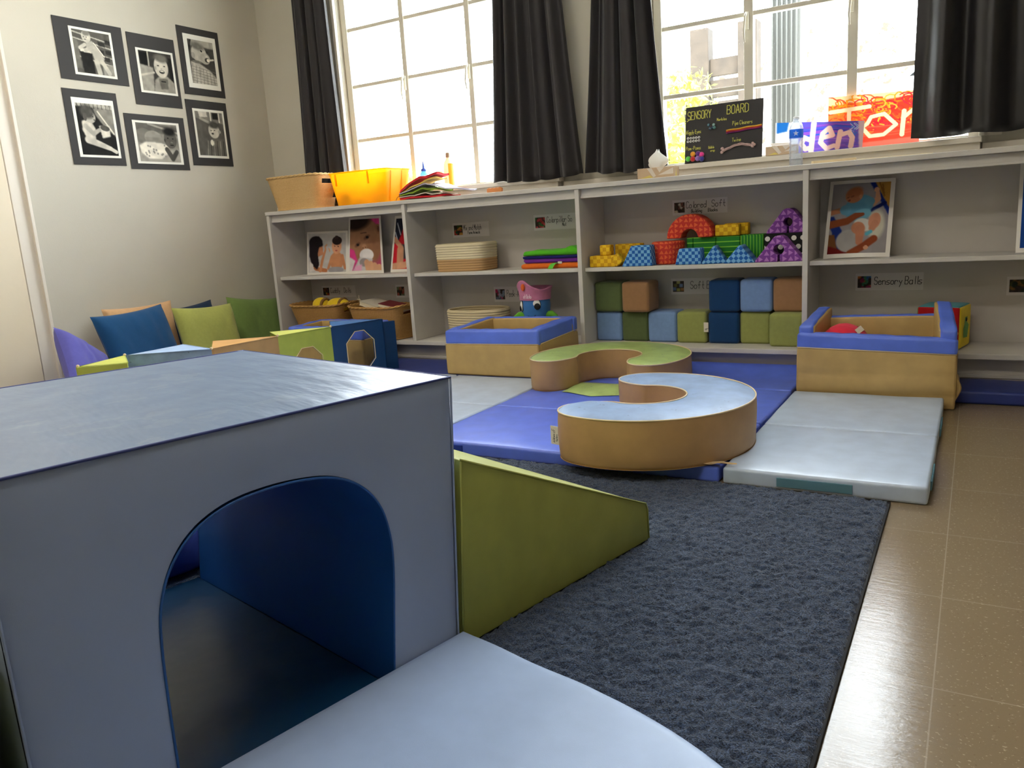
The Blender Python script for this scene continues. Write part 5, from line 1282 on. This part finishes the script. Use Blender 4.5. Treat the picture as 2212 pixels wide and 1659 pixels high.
# tissue boxes
M_BOX = mat('tissue_box_card', (206, 178, 146), .55); M_FACET = mat('tissue_box_white', (226, 214, 200), .55); M_YF = mat('tissue_box_yellow', (226, 206, 110), .55)
M_TIS = mat('tissue', (240, 238, 232), .9, ((60, .3, .002),), trans=.35)
def tissue_box(label_, loc, rz, w_, d_, h_, tissue):
    t = thing('tissue_box', label_, 'tissue box', loc, rz, 'tissue boxes')
    b = MB(); b.bev(-w_/2, w_/2, -d_/2, d_/2, 0, h_, .0015); b.out('carton', M_BOX, t)
    y = -d_/2-.0006; b = MB()
    b.add([(x, y, z) for x, z in ((-.02, h_-.002), (-.045, h_-.002), (-.012, .004), (.002, .010))], [(0, 1, 2, 3)])
    b.add([(x, y, z) for x, z in ((w_/2-.004, h_*.30), (w_/2-.004, h_-.006), (.012, .014))], [(0, 1, 2)])
    b.add([(x, y, z) for x, z in ((.005, h_-.002), (.045, h_-.002), (.020, h_*.5))], [(0, 1, 2)]); b.out('printed_facets', M_FACET, t)
    b = MB(); b.add([(x, y, z) for x, z in ((-w_/2+.012, .003), (-.012, .003), (-.03, h_*.30))], [(0, 1, 2)]); b.add([(w_/2+.0006, yy, z) for yy, z in ((-.03, .004), (.0, .004), (-.012, h_*.8))], [(0, 1, 2)]); b.out('printed_facets', M_YF, t)
    if tissue:
        nu, nv = 26, 14; V = []
        for i in range(nu):
            a = 2*PI*i/(nu-1)
            for j in range(nv):
                q = j/(nv-1); r_ = (.020+.026*math.sin(PI*min(1, q*1.15)))*(1-.72*q**3); z = h_-.004+.086*q
                V.append((r_*math.cos(a)*1.15*(1+.22*math.sin(3*a+q*3))-.010+.012*q, r_*math.sin(a)*.6*(1+.2*math.cos(2*a)), z+.010*math.sin(a*2)*q))
        mk('tissue', V, grid_faces(nu, nv), M_TIS, t)
    else:
        b = MB(); b.add([(-w_*.30, -d_/2+.004, h_+.001), (w_*.22, -d_/2+.004, h_+.001), (w_*.34, -.002, h_+.010), (-w_*.40, -.002, h_+.016)], [(0, 1, 2, 3), (3, 2, 1, 0)]); b.out('open_flap', M_FACET, t)
    return t
tissue_box('tissue box with a tissue sticking out, on top of the shelves below the sensory board', (2.728, .098, zt), R(4), .190, .100, .052, True)
tissue_box('tissue box with torn open top on the right sill, between sensory board and water bottle', (3.300, .285, zl), R(2), .150, .045, .044, False)
# water bottle
CLB = clear_mat('clear_plastic', (232, 238, 244), .10, .05, .10)
t = thing('water_bottle', 'clear plastic water bottle with a blue label and a white star', 'bottle', (3.398, .118, zt))
prof = [(.018, 0), (.028, .003), (.031, .010)]
for i in range(27): z = .014+.0042*i; prof.append((.0305-.0018*(i % 4 == 0), z))
prof += [(.031, .130), (.031, .170), (.028, .184), (.020, .198), (.013, .206), (.012, .212)]
b = MB(); b.lathe(prof, 32); b.out('bottle_body', CLB, t, True)
b = MB(); b.lathe([(.0145, .2125), (.0145, .222), (.013, .223)], 20); b.out('cap', mat('white_cap', (240, 242, 244), .4, trans=.3), t, True)
V = [(.0316*math.cos(2*PI*i/40), .0316*math.sin(2*PI*i/40), z) for i in range(40) for z in (.128, .166)]
lb = mk('bottle_label', V, grid_faces(40, 2, True), mat('blue_label', (34, 104, 206), .35, trans=.4), t)
st = []
for k in range(11):
    a = PI/2+PI*k/5; r_ = .0135 if k % 2 == 0 else .0055; st.append((r_*math.cos(a), r_*math.sin(a)))
ca = R(-82); mapf = lambda u, v: (.0325*math.cos(ca+u/.0325), .0325*math.sin(ca+u/.0325), .147+v)
b = MB(); V = [mapf(0, 0)]+[mapf(*p_) for p_ in st[:10]]; b.add(V, [(0, 1+i, 1+(i+1) % 10) for i in range(10)]); b.out('star_print', mat('white_print', (240, 240, 244), .5, trans=.3), lb)
# wooden paddle and paper
t = thing('wooden_paddle', 'thin pale wooden paddle with a rounded end lying right of the water bottle', 'paddle', (3.475, .045, zt))
pts = [(.0, .016), (.004, .034), (.018, .046), (.050, .046), (.090, .038), (.190, .034)]
b = MB(); top = [(x, y) for x, y in [(0, .022), (.004, .008), (.014, .0), (.05, .002), (.19, .010), (.19, .040), (.05, .052), (.014, .050), (.004, .040)]]
n = len(top); V = [(x, y, z) for z in (0, .013) for x, y in top]; b.add(V, [tuple(range(n))[::-1], tuple(range(n, 2*n))]+[(i, (i+1) % n, (i+1) % n+n, i+n) for i in range(n)]); b.out('blade', mat('pale_wood', (222, 200, 158), .6, ((40, .2, .002),), (20, .06)), t)
t = thing('paper_sheet', 'thin cream paper lying on the shelf top right of the wooden paddle', 'paper', (3.672, .030, zt))
b = MB(); b.bev(0, .300, 0, .16, 0, .004, .001); b.out('sheet', mat('cream_paper', (228, 214, 178), .7), t)

# ------------------------------------------------------------------ sensory board
M_BLK = mat('black_board', (38, 35, 36), .6, ((200, .2, .0008),)); M_CHALK = mat('yellow_pen', (214, 212, 96), .6)
t = thing('sensory_board', 'black sensory board with pompoms and yellow handwriting on the right window sill', 'craft board', (2.812, .268, zl), rot=(R(-8), 0, 0))
BW, BH = .395, .286
b = MB(); b.bev(0, BW, 0, .004, 0, BH, .001); b.out('board', M_BLK, t)
fnb = lambda u, v, o: (u, -.0012, v)
b_ = lambda nm, s_, wd: lettering(nm, s_, wd, M_CHALK, t, fnb)
b_('title', strokes('SENSORY', .012, .222, .040, .50)+strokes('BOARD', .215, .228, .042, .60)+[[(.008, .214), (.020, .222), (.030, .222)]], .0034)
b_('handwriting', strokes('Marbles', .165, .200, .014, .62)+strokes('Pipe Cleaners', .245, .170, .019, .50)+strokes('Wiggly Eyes', .006, .150, .018, .50)+strokes('Pom-Poms', .006, .068, .018, .62)+strokes('Bubble', .125, .066, .012, .5)+strokes('wrap', .135, .050, .012, .55)+strokes('Twine', .245, .088, .018, .62), .0020)
for (x, z, c) in ((.022, .022, (96, 220, 80)), (.046, .044, (248, 168, 24)), (.046, .020, (214, 34, 40)), (.074, .044, (104, 36, 140)), (.072, .020, (150, 110, 200)), (.092, .038, (244, 60, 160)), (.094, .016, (40, 40, 140))):
    b = MB(); b.sph((x, -.010, z), .0135, (1, .8, 1)); b.out('pompom', mat('pompom_%d_%d' % (c[0], c[1]), c, .95, ((900, 1, .002),), sheen=.5), t, True)
for i in range(10):
    x, z = .016+.0145*(i % 5), .128-.016*(i//5); b = MB(); b.lathe([(.0001, 0), (.0062, 0), (.0062, .002), (.005, .003), (.0001, .0034)], 14); o = b.out('wiggly_eye', mat('eye_white2', (232, 232, 232), .3) if i == 0 else WE, t, True)
    if i == 0: WE = o.data.materials[0]
    o.data.transform(Matrix.Translation((x, -.001, z)) @ Matrix.Rotation(R(90), 4, 'X'))
    b = MB(); b.sph((x+.001, -.0045, z-.001), .0026, (1, .4, 1), 6); b.out('pupil', M_INK, o, True)
for i, (x, z) in enumerate(((.124, .184), (.136, .176), (.150, .182), (.146, .170), (.132, .166), (.154, .168))):
    b = MB(); b.sph((x, -.006, z), .0078, k=10); b.out('glass_bead', mat('bead_%d' % i, ((90, 130, 150), (60, 50, 56), (150, 190, 180), (50, 80, 100), (80, 100, 120), (100, 150, 150))[i], .1), t, True)
for (z, c, sl) in ((.146, (236, 186, 60), .010), (.139, (190, 60, 50), .010), (.132, (120, 40, 110), .012)):
    b = MB(); b.tube([(.215+.175*k/16, -.005, z+sl*k/16+.0012*math.sin(k*.8)) for k in range(17)], .0034, 7); b.out('pipe_cleaner', mat('chenille_%d' % c[0], c, .95, ((900, 1, .002),)), t, True)
b = MB()
for k in range(7): b.tube([(.205+.15*i/20, -.006-.003*math.cos(k), .046+.024*math.sin(PI*(i/20)*.9)+.004*math.sin(k*2)+.0025*math.sin(i*.6+k)) for i in range(21)], .0019, 5)
for i in range(5): b.sph((.200+.006*math.cos(i*2), -.009, .048+.010*math.sin(i*2.1)), .008)
for i in range(4): b.sph((.352+.006*math.cos(i*2), -.008, .062+.008*math.sin(i*2.1)), .007)
b.out('twine_bundle', mat('twine', (190, 160, 156), .85), t, True)

# ------------------------------------------------------------------ paintings leaning in the right window
PT = attr_mat('painted_paper', .7, .16)
def painting(label_, q, P, th_=.0012):
    c = q[3]; t = thing('painting', label_, 'painting', c, group='finger paintings in the right window'); ql = [tuple(p_[k]-c[k] for k in range(3)) for p_ in q]
    fn0 = quad_fn(ql); fn = lambda u, v, off=0.: fn0(u, v, off)
    print_mesh('painted_sheet', P, fn, t, 0, PT); return t
CR = (236, 214, 170)
p = Paint(200, 124, (226, 60, 40)); r = random.Random(4)
p.poly([(0, 0), (1, 0), (1, .08), (.5, .16), (0, .20)], (232, 200, 150), 4).poly([(0, .18), (.4, .14), (.4, .5), (0, .5)], (232, 120, 50), 5)
for i in range(120):
    x, y = r.random(), .08+r.random()*.62; c = r.choice([(240, 140, 30), (222, 50, 40), (206, 40, 60), (236, 90, 40), (244, 170, 60), (200, 30, 50)]); n = 7; a0 = r.random()*6; rr = .04+.05*r.random()
    if x < .35: c = r.choice([(240, 150, 30), (236, 110, 40), (230, 70, 40)])
    pts = [(x+rr*math.cos(a0+k*.7)*(1 if i % 2 else .3+k*.25), y+rr*1.3*math.sin(a0+k*.7)) for k in range(n)]; p.ln(pts, .022, c, .6)
for i in range(16): y = .62+.025*i; p.ln([(0, y), (.3, y-.02*math.sin(i)), (.7, y+.01), (1, y-.02)], .016, r.choice([(226, 70, 50), (216, 56, 46), (232, 96, 70)]), .8)
p.poly([(.0, .93), (1, .88), (1, 1), (0, 1)], (230, 110, 90), 4)
for (pts, w_) in (([(.03, .29), (.46, .24)], .075), ([(.24, .27), (.235, .66)], .075), ([(.44, .56), (.38, .62), (.47, .80), (.62, .79), (.75, .62), (.62, .40), (.48, .44), (.44, .56)], .070), ([(.83, .38), (.815, .82)], .080), ([(.83, .50), (.93, .36), (.98, .46)], .070)): p.ln(pts, w_, CR, .15)
painting('red and orange finger painting with taped letters Tor in the right window', [(3.500, .352, 1.345), (3.900, .352, 1.329), (3.900, .322, zl+.001), (3.507, .322, zl+.001)], p)
p = Paint(170, 66, (96, 84, 190)); r = random.Random(8)
p.poly([(0, 0), (.30, 0), (.26, 1), (0, 1)], (214, 212, 214), 3).poly([(.02, .0), (.16, 0), (.14, .28), (.02, .34)], (30, 96, 170), 3)
for i in range(34):
    y = .04+.94*r.random(); x = .28+.2*r.random(); p.ln([(x, y), (x+.25, y-.06), (x+.5, y+.02)], .05, r.choice([(44, 70, 190), (110, 70, 180), (70, 90, 210), (140, 80, 190), (36, 90, 200)]) if y < .5 else r.choice([(130, 90, 190), (150, 110, 200), (110, 80, 180)]), .8)
for i in range(14): x = .84+.13*r.random(); y = .05+.4*r.random(); p.ln([(x, y), (x+.04, y+.12), (x+.01, y+.2)], .03, r.choice([(60, 110, 200), (90, 140, 214), (200, 200, 226)]), .7)
p.poly([(.93, 0), (1, 0), (1, 1), (.96, 1)], (200, 186, 200), 4)
CP = (232, 206, 196)
for (pts, w_) in (([(.445, .05), (.425, .95)], .16), ([(.43, .62), (.34, .50), (.31, .70), (.36, .88), (.43, .84)], .15), ([(.54, .55), (.66, .48), (.62, .22), (.55, .40), (.53, .70), (.60, .92), (.68, .84)], .15), ([(.745, .36), (.72, .92)], .15), ([(.74, .50), (.84, .40), (.88, .60), (.87, .92)], .15)): p.ln(pts, w_, CP, .15)
painting('blue and purple finger painting with taped letters den, in front of the red one', [(3.262, .318, 1.252), (3.668, .318, 1.216), (3.662, .306, zl+.001), (3.262, .306, zl+.001)], p)

# ------------------------------------------------------------------ six black mounted photographs on the left wall
M_MOUNT = mat('black_card', (40, 36, 34), .7, ((300, .2, .0006),)); M_PPR = mat('white_print_paper', (232, 228, 216), .45)
def mounted(label_, y0, y1, z0, z1, py0, py1, pz0, pz1, P, bd=(.06, .06, .05, .05), tilt=0.):
    t = thing('mounted_photo', label_, 'picture', (RX0+.0006, (y0+y1)/2, (z0+z1)/2), group='black mounted photographs on the left wall', rot=(R(tilt), 0, 0))
    cy_, cz_ = (y0+y1)/2, (z0+z1)/2
    b = MB(); b.bev(0, .0035, y0-cy_, y1-cy_, z0-cz_, z1-cz_, .0008); b.out('mount', M_MOUNT, t)
    b = MB(); b.bev(.0038, .0048, py0-cy_, py1-cy_, pz0-cz_, pz1-cz_, .0003); b.out('print_paper', M_PPR, t)
    fn = quad_fn([(.0050, py0-cy_, pz1-cz_), (.0050, py1-cy_, pz1-cz_), (.0050, py1-cy_, pz0-cz_), (.0050, py0-cy_, pz0-cz_)])
    print_mesh('printed_photo', P.grey(), fn, t, .0004, u0=bd[0], u1=1-bd[1], v0=bd[2], v1=1-bd[3])
def g(v): return (v, v, v)
p = Paint(78, 78, g(112))   # standing baby holding a stool
for y in (.16, .30, .52, .70): p.ln([(.0, y-.10), (1, y+.06)], .03, g(190), .5)
for (x, y) in ((.75, .26), (.92, .44), (.70, .44), (.84, .60), (.93, .20)): p.poly([(x-.09, y-.05), (x+.09, y-.03), (x+.08, y+.07), (x-.09, y+.05)], g(78), 1)
p.poly([(0, .22), (.12, .24), (.14, .9), (0, .9)], g(130), 2).poly([(.14, .46), (.46, .50), (.48, 1), (.18, .98)], g(64), 2).poly([(.15, .42), (.46, .44), (.44, .52), (.15, .50)], g(224), 1).poly([(.7, .80), (1, .72), (1, 1), (.7, 1)], g(160), 3)
p.poly([(.34, .27), (.50, .22), (.68, .42), (.78, .60), (.72, .76), (.52, .72), (.46, .50), (.32, .46)], g(186), 2).ln([(.30, .33), (.16, .42)], .08, g(200)).ln([(.52, .36), (.30, .46)], .085, g(196)).el(.36, .14, .12, .14, g(206)).el(.37, .06, .10, .06, g(150), 0, .5).el(.30, .15, .014, .012, g(60)).el(.37, .15, .014, .012, g(60)).el(.33, .21, .03, .012, g(110)).ln([(.55, .70), (.60, .96)], .13, g(192)).ln([(.70, .68), (.86, .94)], .11, g(196)).ln([(.54, .26), (.78, .56)], .02, g(236)).noisy(.06)
mounted('black mounted photograph of a standing baby leaning on a stool, top left', -1.141, -.730, 1.784, 2.109, -1.056, -.802, 1.816, 2.069, p)
p = Paint(74, 76, g(86))     # laughing baby
p.poly([(0, .34), (.40, .40), (.34, 1), (0, 1)], g(168), 3).poly([(.02, .04), (.26, .04), (.24, .36), (.04, .34)], g(46), 2).ln([(.28, .02), (.27, .36)], .04, g(180)).ln([(.0, .62), (.4, .52)], .05, g(200), .8).poly([(.85, .1), (1, .1), (1, .8), (.88, .6)], g(60), 2)
p.poly([(.34, 1), (.40, .70), (.55, .60), (.80, .58), (.98, .72), (1, 1)], g(162), 2).poly([(.52, .66), (.80, .64), (.78, .90), (.56, .92)], g(120), 2).el(.64, .36, .215, .27, g(206)).el(.66, .14, .20, .10, g(132), 5, .6).el(.55, .33, .035, .012, g(70)).el(.74, .33, .035, .012, g(70)).el(.65, .48, .085, .045, g(84)).el(.65, .465, .06, .015, g(226)).el(.645, .40, .03, .02, g(180)).el(.46, .40, .03, .05, g(180)).ln([(.60, .72), (.72, .72)], .03, g(60)).noisy(.06)
mounted('black mounted photograph of a laughing baby in a bib, top middle', -.702, -.377, 1.688, 2.095, -.656, -.399, 1.761, 2.015, p)
p = Paint(72, 94, g(92))     # baby with a dummy looking up
p.poly([(.1, 0), (1, 0), (1, .16), (.1, .14)], g(170), 4).ln([(.0, .30), (.12, .02)], .04, g(60)).poly([(.05, .50), (.35, .52), (.75, .66), (1, .82), (1, 1), (0, 1)], g(186), 3)
for i in range(7): p.ln([(.1+.13*i, .55+.03*i), (.05+.14*i, 1)], .012, g(120), .8); p.ln([(0, .60+.065*i), (1, .70+.06*i)], .010, g(130), .8)
p.el(.40, .30, .30, .205, g(186), 15).el(.62, .40, .20, .13, g(178)).el(.16, .36, .07, .07, g(160)).el(.36, .14, .26, .08, g(128), 10, .7).el(.50, .24, .045, .02, g(44), 20).el(.72, .24, .03, .014, g(60), 20).el(.70, .36, .05, .04, g(200)).el(.70, .43, .10, .055, g(88)).el(.74, .43, .06, .04, g(226)).ln([(.80, .42), (.95, .40)], .04, g(214)).el(.28, .50, .2, .03, g(130)).noisy(.06)
mounted('black mounted photograph of a baby with a dummy looking up, top right', -.343, -.024, 1.783, 2.192, -.304, -.054, 1.826, 2.150, p, bd=(.12, .10, .09, .09))
p = Paint(72, 92, g(60))     # child sitting with a basket
p.poly([(0, 0), (1, 0), (1, .10), (0, .06)], g(180), 2).poly([(.45, .04), (1, .1), (1, .62), (.72, .44), (.5, .2)], g(150), 3)
for i in range(9): p.ln([(.05+.11*i, 0), (.06+.11*i, .09)], .014, g(80), .6)
p.ln([(.58, .14), (.95, .56)], .03, g(220), .6).poly([(.56, .42), (.86, .40), (.84, .62), (.62, .66)], g(214), 2).el(.72, .46, .13, .055, g(104), 10).poly([(.12, .34), (.34, .30), (.46, .48), (.42, .70), (.22, .74), (.10, .52)], g(206), 2).ln([(.20, .44), (.38, .58), (.56, .50)], [.10, .09, .07], g(184)).ln([(.22, .70), (.52, .78), (.80, .86)], [.15, .12, .085], g(200)).ln([(.80, .86), (.94, .92)], .075, g(212)).el(.36, .26, .14, .12, g(190)).el(.29, .16, .19, .13, g(104), 20, .5).el(.22, .26, .05, .08, g(110)).el(.43, .25, .02, .012, g(60)).el(.46, .31, .03, .012, g(120)).noisy(.07)
mounted('black mounted photograph of a child sitting with a basket, bottom left', -1.152, -.829, 1.328, 1.735, -1.109, -.857, 1.370, 1.691, p, bd=(.07, .06, .09, .04))
p = Paint(94, 72, g(150))    # baby lying on its front
p.poly([(0, 0), (1, .06), (1, .3), (0, .2)], g(120), 3).ln([(.3, .02), (1, .22)], .05, g(176), .8).el(.16, .34, .20, .20, g(136)).poly([(0, .3), (.36, .3), (.36, .54), (0, .5)], g(132), 2).el(.38, .36, .20, .17, g(164)).poly([(.18, .36), (.58, .36), (.57, .52), (.20, .50)], g(150), 2).poly([(0, .72), (1, .66), (1, 1), (0, 1)], g(170), 3)
p.poly([(.03, .58), (.20, .48), (.55, .50), (.72, .56), (.74, .74), (.52, .92), (.22, .92), (.05, .76)], g(226), 3)
for i in range(16): r = random.Random(i); p.el(.10+.55*r.random(), .56+.30*r.random(), .02, .026, g(160), 0, .4)
p.ln([(.68, .66), (.80, .90), (.92, .72)], [.13, .14, .12], g(96)).el(.80, .38, .155, .25, g(112)).el(.79, .19, .145, .10, g(60), 5, .6).el(.74, .36, .02, .014, g(24)).el(.86, .37, .02, .014, g(24)).el(.82, .47, .03, .02, g(140)).el(.82, .54, .045, .018, g(60)).el(.66, .42, .02, .05, g(96)).noisy(.06)
mounted('black mounted photograph of a baby in a patterned shirt lying on its front, bottom middle', -.799, -.385, 1.312, 1.631, -.752, -.428, 1.345, 1.595, p)
p = Paint(68, 92, g(110))    # smiling baby
p.poly([(0, 0), (1, 0), (1, .26), (0, .16)], g(140), 2).poly([(.12, .0), (.42, .0), (.44, .12), (.16, .14)], g(210), 1).ln([(.55, 0), (.55, .2)], .03, g(220)).ln([(.86, .02), (.86, .22)], .03, g(220)).poly([(.62, .02), (.82, .02), (.82, .16), (.62, .16)], g(60), 2).poly([(0, .22), (.30, .2), (.52, .5), (.3, 1), (0, 1)], g(112), 4).ln([(.18, .16), (.52, .26), (.75, .24)], .06, g(178), .8)
p.poly([(.22, 1), (.34, .70), (.56, .58), (.86, .62), (1, .80), (1, 1)], g(120), 3)
for i in range(6): p.ln([(.36+.11*i, .66), (.30+.12*i, 1)], .02, g(88 if i % 2 else 156), .8)
p.el(.50, .70, .06, .07, g(210)).el(.62, .42, .20, .175, g(196)).el(.64, .29, .19, .08, g(96), 5, .6).el(.82, .44, .045, .04, g(170)).el(.52, .42, .03, .010, g(60)).el(.64, .41, .03, .010, g(60)).el(.56, .49, .05, .02, g(90)).el(.55, .45, .022, .022, g(220)).noisy(.06)
mounted('black mounted photograph of a smiling baby turned to the side, bottom right', -.352, -.031, 1.345, 1.751, -.308, -.062, 1.394, 1.699, p)

# ------------------------------------------------------------------ outside the windows
def stone_mat():
    t = NT('stony_slope'); f = t.ma('GREATER_THAN', t.noise(4.5, 4, t.co(), .7), .585)
    t.l(t.mix(f, lin((216, 206, 186)), lin((58, 48, 36))), t.b.inputs['Base Color']); t.b.inputs['Roughness'].default_value = .95; return t.m
M_GR = mat('pale_paving', (226, 220, 204), .9, ((8, .4, .01),), (3, .05)); M_SID = mat('grey_siding', (58, 58, 54), .8); M_WD = mat('weathered_wood', (50, 41, 32), .9, ((30, .4, .004),), (8, .2))
M_LEAF = mat('leaf_yellow_green', (150, 160, 60), .7, (), (20, .3), trans=.4); M_ROCK = stone_mat()
b = MB(); b.box(-12, 16, .51, 26, -.6, -.2); o = b.out('ground', M_GR); o['kind'] = 'structure'
b = MB(); n = 24; V = []
for i in range(n+1):
    for j in range(9): V.append((-4+7.2*i/n, 10.0+2.0*j/8, -.2+3.9*(j/8)**.8+.25*math.sin(i*1.7+j)))
o = mk('stone_slope', V, grid_faces(n+1, 9)[:, ::-1], M_ROCK, None, True); tag(o, 'pale stony slope outside beyond the right window', 'slope')
for (x, lab) in ((1.47, 'left wooden post outside, behind the first pane of the right window'), (1.98, 'right wooden post outside, beside the window bar')):
    b = MB(); b.bev(x-.10, x+.10, 5.0, 5.2, -.2, 2.75, .01); o = b.out('fence_post', M_WD); tag(o, lab, 'post', 'wooden posts outside')
b = MB()
for k in range(6): b.bev(1.575, 1.875, 5.04, 5.10, 1.15+.22*k, 1.33+.22*k, .006)
tag(b.out('fence_boards', M_WD), 'grey boards between the two posts outside', 'fence')
b = MB(); b.box(2.12, 2.42, 5.5, 5.9, -.2, 3.2)
for k in range(6): b.box(2.125+.05*k, 2.142+.05*k, 5.47, 5.5, -.2, 3.1)
tag(b.out('shed_wall', M_SID), 'pale vertically boarded shed outside the right window', 'shed')
def shrub(lab, c, r_, n, seed, lift=0):
    rr = np.random.default_rng(seed); t = thing('shrub', lab, 'shrub', c, group='shrubs outside'); V = []; F = []
    for i in range(n):
        d = rr.normal(size=3); d /= np.linalg.norm(d); p_ = d*r_*(.5+.5*rr.random())*np.array([1, .7, 1.1])+np.array([0, 0, r_]); s_ = .03+.04*rr.random(); a = rr.normal(size=3); a /= np.linalg.norm(a); b2 = np.cross(a, d); k = len(V)
        V += [p_-a*s_, p_-b2*s_*.4, p_+a*s_, p_+b2*s_*.4]; F.append((k, k+1, k+2, k+3))
    V = [v+np.array([0, 0, lift]) for v in V]; mk('foliage', V, F, M_LEAF, t, False); b = MB(); b.tube([(0, 0, 0), (.02, 0, r_+lift)], [.03, .015], 6); b.out('stem', M_WD, t, True)
shrub('yellow green shrub outside, low at the left of the right window', (1.70, 3.2, -.2), .30, 500, 3, 1.25)
shrub('yellow green shrub outside, higher behind the left bar of the right window', (1.55, 4.2, -.2), .34, 500, 5, 1.75)
shrub('small shrub outside the left window, above the yellow bin', (-.75, 2.6, -.2), .25, 300, 8, 1.15)
# parked car beyond the right window
t = thing('parked_car', 'white parked car outside behind the right window, only its windows showing', 'car', (4.35, 7.4, 1.2))
prof = [(-1.85, .3), (-1.85, .75), (-1.1, .95), (-.6, 1.42), (.7, 1.45), (1.35, .98), (1.95, .85), (2.0, .3)]
bevel_prism('car_body', prof, 1.6, mat('car_paint', (226, 228, 230), .3), t, r=.05)
M_CG = mat('car_glass', (6, 8, 10), .5, spec=.1)
for pts in ([(-.95, .98), (-.52, 1.34), (.02, 1.36), (.02, .98)], [(.08, .98), (.08, 1.36), (.62, 1.36), (1.12, .98)]): bevel_prism('side_window', pts, .02, M_CG, t, r=.004, loc=(0, -.812, 0))
for x in (-1.25, 1.3):
    b = MB(); b.lathe([(.001, -.1), (.32, -.1), (.33, -.06), (.33, .06), (.32, .1), (.001, .1)], 28); o = b.out('wheel', mat('tyre', (26, 26, 28), .8), t, True); o.data.transform(Matrix.Rotation(PI/2, 4, 'X')); o.location = (x, -.80, .32)
b = MB(); b.box(2.45, 7.6, 6.3, 9.8, -.2, 1.19); o = b.out('raised_bank', M_GR); tag(o, 'pale raised bank carrying the parked car outside', 'bank')
